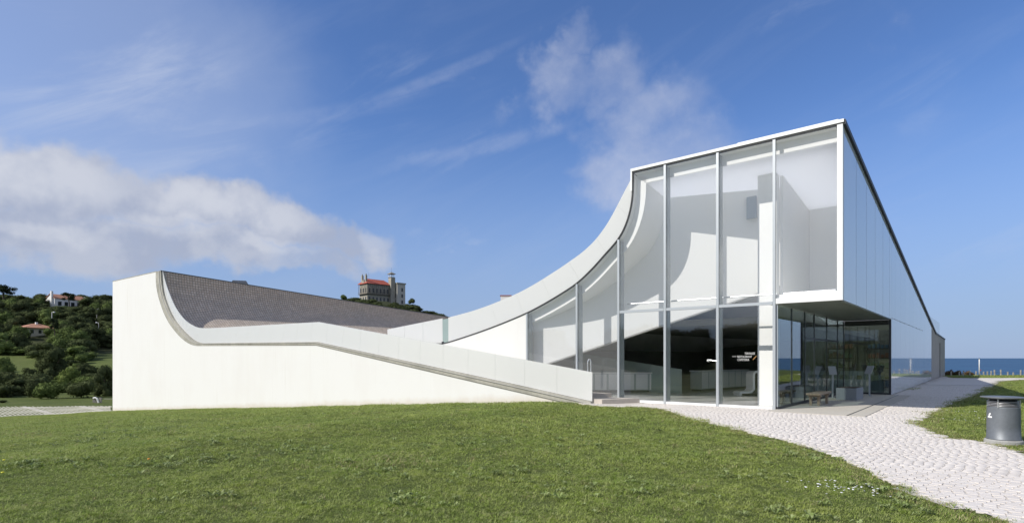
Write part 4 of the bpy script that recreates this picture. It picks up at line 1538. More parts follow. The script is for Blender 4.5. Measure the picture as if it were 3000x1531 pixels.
def shop():
    # low display shelf behind the rear glass of the recess
    l0 = L(-2.2, 12.2)
    e = empty('display_shelf', (l0.x, l0.y, 0.02), RZ)
    tag(e, 'low white shop display unit with a row of small goods behind the recessed glass', 'shelf')
    MB().box(0, 3.2, 0, .5, 0, .55).build('body', M_whitem, e)
    MB().box(0, 3.2, .1, .5, .551, .60).build('shelf', M_whitem, e)
    MB().box(0, 3.2, .46, .5, .601, 1.0).build('back_panel', M_metal, e)
    cols = [((0.05, 0.12, 0.45), 'blue'), ((0.06, 0.2, 0.5), 'light blue'), ((0.5, 0.45, 0.38), 'tan'), ((0.6, 0.58, 0.52), 'cream'), ((0.42, 0.2, 0.12), 'rust'),
            ((0.25, 0.3, 0.32), 'slate'), ((0.65, 0.62, 0.6), 'white'), ((0.3, 0.28, 0.15), 'olive')]
    for k, (c, nm) in enumerate(cols):
        w = L(-2.2 + .5 + k * .3, 12.45)
        o = MB().box(-.09, .09, -.05, .05, 0, .17 + .03 * (k % 3)).build('boxed_souvenir', pmat('souvenir_' + nm.replace(' ', '_'), c, 0.5))
        o.location = (w.x, w.y, .62); o.rotation_euler = (0, 0, RZ)
        tag(o, 'small %s souvenir box standing on the low shop display unit' % nm, 'box', 'souvenir boxes on the shop display unit')
    # tall stand with shelves further back
    for k, (x, y, nm) in enumerate(((-1.7, 15.0, 'left'), (0.2, 15.6, 'right'))):
        l1 = L(x, y)
        e = empty('shop_rack', (l1.x, l1.y, .02), RZ)
        tag(e, ('tall dark shop rack at the back of the shop beside the door posts', 'tall dark shop rack behind the display unit near the corner frame')[k], 'rack')
        Md = pmat('rack_wood', (0.10, 0.07, 0.05), 0.6)
        MB().box(0, .05, 0, .4, 0, 2.2).build('side_panel', Md, e); MB().box(1.45, 1.5, 0, .4, 0, 2.2).build('side_panel', Md, e)
        for q in range(5):
            MB().box(.051, 1.449, 0, .4, .1 + q * .5, .14 + q * .5).build('shelf', Md, e)
            mb = MB()
            for j in range(7):
                mb.box(.1 + j * .19, .23 + j * .19, .05, .3, .142 + q * .5, .142 + q * .5 + rnd.uniform(.15, .32))
            g_ = mb.build('goods', pmat('goods_%d' % ((q + k) % 4), ((.35, .16, .1), (.12, .2, .28), (.4, .36, .28), (.16, .24, .16))[(q + k) % 4], 0.6), e)
            g_['kind'] = 'stuff'
    # potted plant on a pedestal
    for k, (x, y) in enumerate(((1.25, 11.5), (-0.4, 11.6))):
        l2 = L(x, y)
        e = empty('potted_plant', (l2.x, l2.y, .02), RZ)
        tag(e, ('leafy plant on a tall grey pedestal behind the corner of the recessed glass', 'leafy plant on a tall grey pedestal inside the shop by the door posts')[k], 'plant')
        MB().box(-.25, .25, -.2, .2, 0, .85).build('pedestal', pmat('pedestal', (0.30, 0.34, 0.33), 0.6), e)
        MB().lathe([(.10, .852), (.15, 1.02), (.16, 1.03)], 14).build('pot', pmat('pot', (0.16, 0.15, 0.14), 0.6), e)
        mb = MB()
        for j in range(70):
            th = rnd.uniform(0, 2 * math.pi); r0 = rnd.uniform(.05, .3); z0 = 1.05 + rnd.uniform(0, .35)
            c = Vector((math.cos(th) * r0, math.sin(th) * r0, z0)); u = Vector((rnd.uniform(-1, 1), rnd.uniform(-1, 1), rnd.uniform(-.5, .8))).normalized() * .09
            w = u.cross(Vector((0, 0, 1))).normalized() * .03
            mb.quad(tuple(c - w), tuple(c + u), tuple(c + w), tuple(c - u))
        f_ = mb.build('foliage', M_leafm, e); f_['kind'] = 'stuff'
shop()


def lamp_on_mullion(xw, zc, label):
    l0 = L(xw, 0.36)
    e = empty('spot_lamp', (l0.x, l0.y, zc), RZ)
    tag(e, label, 'lamp')
    MB().tube([(0, 0, -.03), (-.42, .05, .03)], .018, 8).build('arm', M_rail, e)
    MB().lathe([(.03, -.03), (.055, 0.0), (.045, .05), (.02, .06)], 14, -.46, .05).build('lamp_head', M_whitem, e, smooth=True)
lamp_on_mullion(mx[4] - .02, 1.55, 'small white spot lamp on a short arm fixed behind a glass front mullion')


# ------------------------------------------------------------------ litter bin
def litter_bin():
    p = place(2940, 1298)
    e = empty('litter_bin', (p.x, p.y, 0.0))
    tag(e, 'grey metal litter bin with a wide flat round lid on the grass', 'litter bin')
    Mb = pmat('bin_grey_steel', (0.16, 0.175, 0.19), 0.5, var=0.14, vscale=3.5, metal=0.3, bump=0.05, bscale=20)
    Mc = pmat('bin_concrete', (0.34, 0.34, 0.32), 0.9, var=0.15, vscale=6, bump=0.3)
    s = 247 and p.y / F      # metres per photo pixel at this distance
    Rb = 39.5 * s
    MB().lathe([(Rb * 1.16, -0.05), (Rb * 1.14, .065), (Rb * 1.08, .085)], 40).build('concrete_foot', Mc, e)
    MB().lathe([(Rb * 1.02, .087), (Rb * 1.02, .10), (Rb, .105), (Rb * .985, .35), (Rb * .97, .70), (Rb * .97, .715)], 40).build('body', Mb, e, smooth=True)
    for k in range(4):
        z = .725 + k * .028
        MB().lathe([(Rb * .955, z), (Rb * .975, z + .003), (Rb * .975, z + .010), (Rb * .955, z + .013)], 40).build('slot_ring', pmat('bin_ring', (0.42, 0.42, 0.43), 0.35, metal=0.5), e, smooth=True)
    MB().lathe([(Rb * .80, .716), (Rb * .80, .86)], 32).build('liner', M_dmetal, e, smooth=True)
    for th in (-2.6, -1.1, .4, 1.9):
        MB().tube([(Rb * .965 * math.cos(th), Rb * .965 * math.sin(th), .70), (Rb * .965 * math.cos(th), Rb * .965 * math.sin(th), .865)], .013, 8).build('bracket', pmat('bin_bracket', (0.5, 0.5, 0.5), 0.3, metal=0.5), e)
    MB().lathe([(Rb * .9, .862), (Rb * 1.30, .880), (Rb * 1.37, .893), (Rb * 1.36, .903), (Rb * 1.0, .912), (0.02, .915)], 48).build('lid', Mb, e, smooth=True)
    # white sticker remains on the left of the body
    st = MB()
    for (a0, a1, z0, z1) in ((-3.40, -3.00, .50, .53), (-3.30, -3.18, .53, .57), (-3.22, -3.10, .56, .59)):
        n = 5
        for i in range(n):
            t0 = a0 + (a1 - a0) * i / n; t1 = a0 + (a1 - a0) * (i + 1) / n
            r_ = Rb * .985
            st.quad((r_ * math.cos(t0), r_ * math.sin(t0), z0), (r_ * math.cos(t1), r_ * math.sin(t1), z0), (r_ * math.cos(t1), r_ * math.sin(t1), z1), (r_ * math.cos(t0), r_ * math.sin(t0), z1))
    st.build('sticker', M_letter, e)
litter_bin()

# ------------------------------------------------------------------ coast: fence, pole, brush
def coast():
    Mw = pmat('weathered_wood', (0.42, 0.39, 0.33), 0.85, var=0.15, vscale=4)
    Yf = 55.5
    x0 = (2775 - 1500) / F * Yf; x1 = (3100 - 1500) / F * Yf
    e = empty('picket_fence', (x0, Yf, 0.0))
    tag(e, 'low fence of weathered wooden pickets along the cliff edge before the sea', 'fence')
    me = MB().box(-.05, .05, -.03, .03, 0, 0.75).mesh('picket', Mw)
    x = x0
    while x < x1:
        y = Yf + .5 * math.sin(x * .7)
        z = tz(x, y)
        hgt = rnd.uniform(.55, .95)
        o = obj('picket', me, e, (x - x0, y - Yf, z - .12), (rnd.uniform(-.05, .05), rnd.uniform(-.06, .06), 0), (1, 1, hgt))
        x += rnd.choice((.30, .36, .42, .55)) if x > x0 + 3.5 else rnd.choice((.5, .8))
    wire = [(xx - x0, .5 * math.sin(xx * .7) - .04, tz(xx, Yf) + .28) for xx in np.linspace(x0, x1, 40)]
    MB().tube(wire, .008, 4).build('wire', M_dmetal, e)
    p = at(2869, 1098, 52.0)
    e = empty('white_post', (p.x, p.y, tz(p.x, p.y) - .05))
    tag(e, 'slim white post standing on the grass against the sea', 'post')
    MB().lathe([(.042, 0), (.04, 1.6), (.03, 1.62)], 12).build('pole', M_letter, e, smooth=True)
    MB().lathe([(.03, 1.621), (.06, 1.64), (.06, 1.68), (.02, 1.70)], 10).build('cap', M_dmetal, e)
    MB().box(.05, .16, -.02, .02, .55, .66).build('tag_plate', pmat('red_plate', (0.45, 0.12, 0.12), 0.5), e)
coast()

# ------------------------------------------------------------------ vegetation
def crown_mesh(name, mat, lobes, nq, leaf, seed, core=0.72):
    """lobes: (cx,cy,cz,rx,ry,rz); leaf quads through the outer part of each lobe and a dark inner mass"""
    R = np.random.RandomState(seed)
    V = []; Fq = []
    vol = np.array([l[3] * l[4] + l[4] * l[5] + l[3] * l[5] for l in lobes]); w = vol / vol.sum()
    for l, ww in zip(lobes, w):
        n = int(nq * ww)
        d = R.normal(size=(n, 3)); d /= np.linalg.norm(d, axis=1)[:, None]
        rad = R.uniform(0.72, 1.06, n) * (1 + 0.12 * np.sin(d[:, 0] * 7 + d[:, 2] * 5))
        c = np.array(l[:3]) + d * rad[:, None] * np.array(l[3:])
        nn = d + R.normal(scale=.55, size=(n, 3)); nn /= np.linalg.norm(nn, axis=1)[:, None]
        t = np.cross(nn, R.normal(size=(n, 3))); t /= np.linalg.norm(t, axis=1)[:, None]
        b = np.cross(nn, t)
        s = leaf * R.uniform(.6, 1.4, n)[:, None]
        base = len(V) if not V else sum(len(x) for x in V)
        P = np.stack([c - t * s, c - b * s * .6, c + t * s, c + b * s * .6], 1).reshape(-1, 3)
        V.append(P)
        Fq.append((np.arange(n * 4).reshape(n, 4) + base))
    base = sum(len(x) for x in V)
    # inner masses: coarse spheres
    tris = []
    for l in lobes:
        m1, m2 = 5, 8
        vs = []
        for i in range(m1 + 1):
            ph = math.pi * i / m1
            for j in range(m2):
                th = 2 * math.pi * j / m2
                k_ = core * (1 + .12 * R.uniform(-1, 1))
                vs.append((l[0] + l[3] * k_ * math.sin(ph) * math.cos(th), l[1] + l[4] * k_ * math.sin(ph) * math.sin(th), l[2] + l[5] * k_ * math.cos(ph)))
        for i in range(m1):
            for j in range(m2):
                tris.append([base + i * m2 + j, base + i * m2 + (j + 1) % m2, base + (i + 1) * m2 + (j + 1) % m2, base + (i + 1) * m2 + j])
        V.append(np.array(vs)); base += len(vs)
    V = np.concatenate(V); q = np.concatenate([np.concatenate(Fq), np.array(tris)])
    me = bpy.data.meshes.new(name)
    me.vertices.add(len(V)); me.vertices.foreach_set('co', V.ravel())
    me.loops.add(q.size); me.loops.foreach_set('vertex_index', q.ravel())
    me.polygons.add(len(q)); me.polygons.foreach_set('loop_start', np.arange(0, q.size, 4)); me.polygons.foreach_set('loop_total', np.full(len(q), 4))
    me.update(); me.validate(); me.materials.append(mat)
    return me


def tree_proto(kind, seed, mat):
    R = random.Random(seed)
    lobes = []
    if kind == 'bush':        # unit: radius about 1, height about 1.2
        for _ in range(11):
            th = R.uniform(0, 6.28); r = R.uniform(0, .55)
            s = R.uniform(.32, .5)
            lobes.append((math.cos(th) * r, math.sin(th) * r, R.uniform(.3, .75), s, s, s * .85))
        return crown_mesh('crown', mat, lobes, 2200, .055, seed), None
    if kind == 'tree':        # unit height 1.6
        for _ in range(13):
            th = R.uniform(0, 6.28); r = R.uniform(.1, .6); z = R.uniform(.55, 1.35)
            s = R.uniform(.26, .42) * (1.2 - .35 * abs(z - .9))
            lobes.append((math.cos(th) * r, math.sin(th) * r, z, s, s, s * .8))
        for _ in range(6):
            th = R.uniform(0, 6.28); s = R.uniform(.25, .36)
            lobes.append((math.cos(th) * .5, math.sin(th) * .5, R.uniform(.2, .4), s, s, s))
        tr_ = MB()
        tr_.tube([(0, 0, -.2), (.02, 0, .5), (.0, .03, .95)], .07, 7, .035)
        for _ in range(4):
            th = R.uniform(0, 6.28)
            tr_.tube([(0, 0, .45), (math.cos(th) * .25, math.sin(th) * .25, .75), (math.cos(th) * .45, math.sin(th) * .45, 1.0)], .035, 5, .012)
        return crown_mesh('crown', mat, lobes, 2400, .05, seed), tr_.mesh('trunk', M_bark)
    if kind == 'pine':        # umbrella pine, unit height about 1.5, flat layered crown
        for _ in range(15):
            th = R.uniform(0, 6.28); r = R.uniform(0.05, .6); z = R.uniform(.8, 1.42) - r * .25
            s = R.uniform(.13, .23)
            lobes.append((math.cos(th) * r, math.sin(th) * r, z, s * 1.2, s * 1.2, s * .75))
        tr_ = MB()
        tr_.tube([(.12, 0, -.2), (.08, .02, .4), (.0, 0, .85), (-.02, 0, 1.15)], .06, 7, .03)
        for _ in range(6):
            th = R.uniform(0, 6.28)
            tr_.tube([(0, 0, .8), (math.cos(th) * .25, math.sin(th) * .25, .95), (math.cos(th) * .5, math.sin(th) * .5, 1.1)], .022, 5, .01)
        return crown_mesh('crown', mat, lobes, 1700, .045, seed, core=.5), tr_.mesh('trunk', M_bark)


PR = {}
for i in range(3):
    PR['darktree%d' % i] = tree_proto('tree', 20 + i, M_leafd)
    PR['darkbush%d' % i] = tree_proto('bush', 30 + i, M_leafd)
for i in range(2):
    PR['greenbush%d' % i] = tree_proto('bush', 40 + i, M_leafm)
    PR['greentree%d' % i] = tree_proto('tree', 45 + i, M_leafm)
    PR['pine%d' % i] = tree_proto('pine', 50 + i, M_needle)
PR['lightbush'] = tree_proto('bush', 60, M_leafl)
PR['brush'] = tree_proto('bush', 61, M_brush)


def plant(name, key, loc, r, h, label, cat, group=None, rz=None):
    crown, trunk = PR[key]
    hu = {'bush': 1.2, 'ligh': 1.2, 'brus': 1.2}.get('bush' if 'bush' in key else key[:4], 1.6)
    e = empty(name, loc, rnd.uniform(0, 6.28) if rz is None else rz)
    e.scale = (r, r, h / hu)
    tag(e, label, cat, group)
    obj('crown', crown, e)
    if trunk: obj('trunk', trunk, e)
    return e


def plant_px(name, key, px, py, wpx, hpx, label, cat, group=None, y0=70.0, sink=0.05):
    p = ghit(px, py, y0)
    m = p.y / F
    return plant(name, key, (p.x, p.y, p.z - hpx * m * sink), wpx * m / 2, hpx * m * (1 + sink), label, cat, group)


# named individuals of the valley on the left (photograph pixels of the foot, width and height)
plant_px('round_bush', 'lightbush', 202, 1132, 80, 66, 'light green dome-shaped bush catching the sun in the valley', 'bush')
plant_px('bush', 'darkbush0', 84, 1106, 46, 32, 'small very dark round bush alone on the pale grass in the valley', 'bush')
plant_px('bush', 'darkbush1', 95, 1163, 64, 52, 'dark ragged bush in front of the meadow, nearest to the grass pavers', 'bush')
plant_px('bush', 'greenbush0', 14, 1100, 80, 62, 'broad green bush at the left border of the photo beside the pale grass strip', 'bush')
plant_px('bush', 'darkbush2', 8, 1163, 110, 44, 'low dark thicket at the left border below the pale grass strip', 'bush')
plant_px('tree', 'darktree0', 152, 1112, 100, 100, 'dark tree just left of the light green dome-shaped bush', 'tree')
plant_px('bush', 'darkbush0', 243, 1164, 96, 56, 'wide dark bush under the light green dome-shaped bush', 'bush')
plant_px('tree', 'darktree1', 305, 1160, 84, 88, 'dark tree against the left end of the white museum wall', 'tree')
plant_px('bush', 'greenbush1', 278, 1150, 26, 28, 'small bright green shrub between two dark bushes near the museum wall', 'bush')
plant_px('bush', 'darkbush2', 8, 1186, 30, 9, 'tiny low dark shrub on the meadow at the left border', 'bush')
plant_px('bush', 'darkbush1', 165, 1150, 110, 22, 'long low dark hedge of scrub in the middle of the valley', 'bush')
plant_px('bush', 'greenbush1', 150, 1123, 60, 14, 'flat green scrub right of the small sandy track', 'bush')
plant_px('bush', 'darkbush2', 40, 1146, 70, 20, 'grey-green scrub left of the ragged bush', 'bush')

# scattered scrub of the valley
vs = []
tries = 0
while len(vs) < 46 and tries < 3000:
    tries += 1
    px = rnd.uniform(-90, 345); py = rnd.uniform(1062, 1168)
    if px < 125 and 1040 < py < 1082: continue
    if 262 < px and py < 1100: continue
    if py > 1140 and rnd.random() < .55: continue
    if 20 < px < 120 and 1090 < py < 1125: continue
    if 150 < px < 250 and 1118 < py < 1150: continue
    g0 = ghit(px, py, 70)
    if any((g0.x - a) ** 2 + (g0.y - b) ** 2 < 4.2 ** 2 for a, b in vs): continue
    vs.append((g0.x, g0.y))
    key = rnd.choice(('darkbush0', 'darkbush1', 'darkbush2', 'darktree2', 'greenbush1'))
    r = rnd.uniform(1.6, 3.4); h = r * rnd.uniform(.8, 1.25)
    plant('valley_bush', key, (g0.x, g0.y, g0.z - .3), r, h, ('green' if 'green' in key else 'dark') + ' scrub bush among others in the valley left of the museum', 'bush', ('green' if 'green' in key else 'dark') + ' scrub bushes in the valley')

# wood on the hillside
wood_ok = []
tries = 0
keys = ['darktree0', 'darktree1', 'darktree2', 'darktree0', 'darkbush1', 'darktree1', 'greentree0', 'darktree2', 'greentree1', 'greenbush0']
lab = {'darktree': 'dark tree in the dense wood on the hillside left of the museum', 'darkbush': 'dark bush in the dense wood on the hillside left of the museum',
       'greentr': 'green tree in the dense wood on the hillside left of the museum', 'greenbu': 'green bush in the dense wood on the hillside left of the museum'}
while len(wood_ok) < 190 and tries < 9000:
    tries += 1
    Y = rnd.uniform(152, 275); k = rnd.uniform(-0.97, -0.66)
    X = k * Y; px = 1500 + k * F
    z = tz(X, Y)
    py = HZ - (z - CH) / Y * F
    # clearings: the two houses, the golf green on the right
    if 122 < px < 256 and 238 < Y < 268: continue
    if 55 < px < 165 and 176 < Y < 203: continue
    if px > 262 and py > 1022: continue
    if px < 112 and py > 1038: continue
    if any(abs(px - a) < 14 and b - 4 < py < b + 34 for a, b in ((84, 952), (152, 968), (284, 948), (289, 975))): continue
    if any((X - a) ** 2 + (Y - b) ** 2 < 5.2 ** 2 for a, b in wood_ok): continue
    wood_ok.append((X, Y))
    key = rnd.choice(keys)
    r = rnd.uniform(3.4, 5.6); h = rnd.uniform(4.6, 8.0) * (0.75 if Y > 235 else 1)
    if 55 < px < 165 and 160 < Y <= 178: h *= .45
    if 110 < px < 262 and 215 < Y <= 240: h *= .5
    tone = 'dark' if 'dark' in key else 'green'; kd = 'tree' if 'tree' in key else 'bush'
    if py < 900: zn = 'on the skyline left of the white hilltop house' if px < 125 else 'on the skyline between the hilltop house and the museum'
    elif py < 945: zn = 'just below the skyline above the orange-roofed house' if px < 165 else 'just below the white hilltop house'
    elif px > 250: zn = 'on the hillside against the left end of the museum'
    elif py < 1000: zn = 'at the left border level with the orange-roofed house' if px < 55 else 'beside the orange-roofed house on the hillside'
    else: zn = 'in the lower wood between the orange-roofed house and the golf greens'
    plant('hillside_tree' if 'tree' in key else 'hillside_bush', key, (X, Y, z - .4), r, h, '%s %s %s' % (tone, kd, zn), kd, '%s %ss %s' % (tone, kd if kd == 'tree' else 'bushe', zn))


def pine_px(key, px, ytop, ybase, wpx, Y, label):
    m = Y / F
    b = at(px, ybase, Y)
    z = min(b.z, b.z)
    return plant('pine_tree', key, (b.x, b.y, z), wpx * m / 2 / .75, (ybase - ytop) * m * 1.05, label, 'tree')


pine_px('pine0', 8, 828, 886, 62, 250, 'tall umbrella pine leaning at the left border of the photo on the skyline')
pine_px('pine1', 200, 855, 896, 40, 246, 'dark pine in front of the white hilltop house')
pine_px('pine0', 308, 873, 900, 34, 262, 'small pine on the skyline beside the left end of the museum')
pine_px('pine1', 158, 930, 985, 30, 176, 'thin pine right of the orange-roofed house')

# hill with the villa
for i in range(90):
    px = rnd.uniform(980, 1400)
    k = (px - 1500) / F
    Y = rnd.uniform(258, 300)
    X = k * Y; z = tz(X, Y)
    if 1045 < px < 1185 and Y > 284: Y = rnd.uniform(270, 284); X = k * Y; z = tz(X, Y)
    plant('ridge_bush', rnd.choice(('darkbush0', 'darkbush1', 'darkbush2')), (X, Y, z - .6), rnd.uniform(3.0, 4.6), rnd.uniform(1.8, 3.2),
          'dark scrub bush on the ridge below the old villa', 'bush', 'dark scrub bushes on the villa ridge')
plant('bush', 'greenbush0', tuple(at(1006, 878, 290)), 2.6, 3.0, 'green bush on the skyline left of the old villa', 'bush')
plant('bush', 'darkbush0', tuple(at(1206, 892, 292)), 2.2, 3.6, 'upright dark bush on the slope just right of the old villa', 'bush')
plant('bush', 'greenbush1', tuple(at(1045, 880, 287)), 3.0, 1.8, 'low green bush at the foot of the old villa, left corner', 'bush')

# brush on the cliff edge
for k, (px, w, h) in enumerate(((2778, 26, 22), (2803, 34, 19), (2836, 40, 18))):
    Y = 56.3 + .5 * k; m = Y / F; X = (px - 1500) / F * Y
    plant('brush', 'brush', (X, Y, tz(X, Y) - .15), w * m / 2, h * m + .05,
          ('brown brush on the cliff edge right against the concrete end wall', 'low brown brush on the cliff edge, the middle clump', 'brown brush on the cliff edge nearest to the white post')[k], 'bush')

# wood behind the viewer, mirrored in the glass front: one far mass
def back_wood():
    crown, trunk = PR['darktree0']
    n0 = len(crown.vertices)
    co = np.empty(n0 * 3); crown.vertices.foreach_get('co', co); co = co.reshape(-1, 3)
    fi = np.empty(len(crown.loops), int); crown.loops.foreach_get('vertex_index', fi); fi = fi.reshape(-1, 4)
    V = []; Q = []; b = 0
    for i in range(80):
        ang = math.atan2(-.40, -.90) + rnd.uniform(-.55, .55)
        r = rnd.uniform(78, 125)
        X = C0.x + math.cos(ang) * r; Y = C0.y + math.sin(ang) * r
        s = rnd.uniform(3.5, 6); h = rnd.uniform(3.8, 7.5)
        a = rnd.uniform(0, 6.28)
        x = (co[:, 0] * math.cos(a) - co[:, 1] * math.sin(a)) * s + X
        y = (co[:, 0] * math.sin(a) + co[:, 1] * math.cos(a)) * s + Y
        z = (co[:, 2] - .35) * h / 1.25 + tz(X, Y)
        V.append(np.stack([x, y, z], 1)); Q.append(fi + b); b += n0
    V = np.concatenate(V); q = np.concatenate(Q)
    me = bpy.data.meshes.new('far_wood')
    me.vertices.add(len(V)); me.vertices.foreach_set('co', V.ravel())
    me.loops.add(q.size); me.loops.foreach_set('vertex_index', q.ravel())
    me.polygons.add(len(q)); me.polygons.foreach_set('loop_start', np.arange(0, q.size, 4)); me.polygons.foreach_set('loop_total', np.full(len(q), 4))
    me.update(); me.materials.append(M_leafd)
    o = obj('far_wood', me)
    tag(o, 'dark wooded rise mirrored in the glass front of the museum', 'wood', kind='stuff')
back_wood()

# ------------------------------------------------------------------ houses
M_tile = pmat('orange_roof_tiles', (0.42, 0.21, 0.13), 0.85, var=0.2, vscale=0.8, bump=0.4, bscale=6)
M_redtile = pmat('red_roof_tiles', (0.36, 0.085, 0.055), 0.85, var=0.15, vscale=0.8, bump=0.4, bscale=6)
M_cream = pmat('cream_render', (0.62, 0.58, 0.46), 0.85, var=0.1, vscale=0.6)
M_hwhite = pmat('house_white', (0.78, 0.77, 0.74), 0.8, var=0.03, vscale=0.5)
M_window = pmat('dark_window', (0.03, 0.035, 0.04), 0.15)
M_stone = pmat('villa_stone', (0.34, 0.32, 0.26), 0.85, var=0.2, vscale=0.7, bump=0.3, bscale=4)


def gable_roof(x0, x1, y0, y1, z, h, ov=0.4, axis='x'):
    mb = MB()
    if axis == 'x':
        ym = (y0 + y1) / 2
        poly = [(y0 - ov, z - .12), (ym, z + h - .12), (y1 + ov, z - .12), (y1 + ov, z + .08), (ym, z + h + .12), (y0 - ov, z + .08)]
        i = 0
        for a, b in (((y0 - ov, z - .1), (ym, z + h)), ((ym, z + h), (y1 + ov, z - .1))):
            mb.hexa([(x0 - ov, a[0], a[1]), (x1 + ov, a[0], a[1]), (x1 + ov, b[0], b[1]), (x0 - ov, b[0], b[1])],
                    [(x0 - ov, a[0], a[1] + .2), (x1 + ov, a[0], a[1] + .2), (x1 + ov, b[0], b[1] + .2), (x0 - ov, b[0], b[1] + .2)])
    return mb


def hip_roof(x0, x1, y0, y1, z, h, ov=0.5, inset=None):
    X0, X1, Y0, Y1 = x0 - ov, x1 + ov, y0 - ov, y1 + ov
    ym = (Y0 + Y1) / 2; ins = inset if inset is not None else (Y1 - Y0) / 2
    mb = MB()
    mb.v = [(X0, Y0, z), (X1, Y0, z), (X1, Y1, z), (X0, Y1, z), (X0 + ins, ym, z + h), (X1 - ins, ym, z + h), (X0, Y0, z - .2), (X1, Y0, z - .2), (X1, Y1, z - .2), (X0, Y1, z - .2)]
    mb.f = [(0, 1, 5, 4), (1, 2, 5), (2, 3, 4, 5), (3, 0, 4), (6, 7, 1, 0), (7, 8, 2, 1), (8, 9, 3, 2), (9, 6, 0, 3), (9, 8, 7, 6)]
    return mb


def win(par, x, z, w, h, y, face='front', mat=None, shutters=None):
    if face == 'front':
        fr = MB().box(x - w / 2 - .08, x + w / 2 + .08, y - .06, y - .003, z - .08, z + h + .08).build('window', mat or M_hwhite, par)
        MB().box(x - w / 2, x + w / 2, y - .075, y - .062, z, z + h).build('pane', M_window, fr)
    else:
        fr = MB().box(y - .06, y - .003, x - w / 2 - .08, x + w / 2 + .08, z - .08, z + h + .08).build('window', mat or M_hwhite, par)
        MB().box(y - .075, y - .062, x - w / 2, x + w / 2, z, z + h).build('pane', M_window, fr)


def white_house():
    Y = 252.0
    p = at(160, 895, Y)
    e = empty('hilltop_house', (p.x, p.y, p.z - .3), math.radians(66))
    tag(e, 'long white house with an orange roof and a chimney on the hilltop', 'house')
    # local: front (-y) long shaded side to the right; left gable lit
    MB().box(0, 12.5, 0, 6.8, -1.5, 3.6).build('wall', M_hwhite, e)
    g_ = MB(); g_.prism_x([(0, 3.6), (3.4, 5.6), (6.8, 3.6)], 0.0, .3); g_.build('gable', M_hwhite, e)
    gable_roof(0, 12.5, 0, 6.8, 3.6, 2.0, .3).build('roof', M_tile, e)
    MB().box(-.75, -.003, 1.0, 1.9, -1, 6.8).build('chimney', M_hwhite, e)
    MB().box(13.2, 19, -.5, 5.2, -1.5, 2.6).build('side_wing', M_hwhite, e)
    hip_roof(13.2, 19, -.5, 5.2, 2.62, 1.9, .3, 2.4).build('wing_roof', M_redtile, e)
    MB().box(12.6, 13.15, .8, 1.5, 0, 5.4).build('wing_chimney', M_hwhite, e)
    for x in (2, 4.6, 7.2, 9.8): win(e, x, .6, 1.3, 1.7, 0, mat=pmat('blue_shutter', (0.18, 0.22, 0.30), 0.6))
    win(e, 3.9, .6, .8, 1.3, 0, 'side')
white_house()


def orange_house():
    Y = 192.0
    p = at(92, 978, Y)
    e = empty('hillside_house', (p.x, p.y, p.z - .4), math.radians(62))
    tag(e, 'low cream house with an orange hipped roof among the trees below the hilltop house', 'house')
    MB().box(-1.5, 6.5, 0, 6.2, -1.5, 2.55).build('wall', M_cream, e)
    hip_roof(-1.5, 6.5, 0, 6.2, 2.6, 1.5, .9).build('roof', M_tile, e)
    MB().box(2.2, 2.8, 2.4, 3.0, 3.2, 4.6).build('chimney', M_hwhite, e)
    for x in (.2, 2.4, 4.8): win(e, x, .7, .9, 1.2, 0)
    win(e, 2.0, .5, .9, 1.4, -1.5, 'side'); win(e, 4.2, .5, .9, 1.4, -1.5, 'side')
orange_house()


def left_house():
    p = at(0, 930, 215)
    e = empty('border_house', (p.x - 2.0, p.y, p.z - .5), math.radians(35))
    tag(e, 'brick-coloured house cut by the left border of the photo, only its orange roof end showing', 'house')
    MB().box(-3, 3.6, 0, 5.5, -2, 1.4).build('wall', pmat('brown_wall', (0.30, 0.20, 0.14), 0.85), e)
    hip_roof(-3, 3.6, 0, 5.5, 1.45, 1.5, .5).build('roof', M_tile, e)
    p = at(57, 930, 212)
    e = empty('shed', (p.x, p.y, p.z - .6), math.radians(30))
    tag(e, 'small shed with a dull red roof above the orange-roofed house', 'shed')
    MB().box(-1.2, 1.2, 0, 2.5, -1, 1.0).build('wall', M_cream, e)
    gable_roof(-1.2, 1.2, 0, 2.5, 1.0, .6, .2).build('roof', M_redtile, e)
left_house()


def mansard():
    Y = 285.0
    p = at(708, 840, Y)
    e = empty('mansard_house', (p.x, p.y, p.z - 10), math.radians(20))
    tag(e, 'grey slate mansard roof of a house peeping over the cobbled rim', 'house')
    MB().box(-5.2, 3.2, 0, 7, -3, 10.2).build('wall', M_hwhite, e)
    mb = MB().hexa([(-5.6, -.3, 10.2), (3.5, -.3, 10.2), (3.5, 7.3, 10.2), (-5.6, 7.3, 10.2)], [(-4.2, 1.0, 13.3), (1.9, 1.0, 13.3), (1.9, 6, 13.3), (-4.2, 6, 13.3)])
    mb.build('roof', pmat('slate', (0.09, 0.10, 0.12), 0.5, var=.1), e)
    MB().box(-2.3, -1.2, -.5, 1.2, 10.6, 12).build('dormer', M_hwhite, e)
    MB().box(-6.6, -5.7, .5, 3, 9, 11.6).build('bay', M_hwhite, e)
mansard()


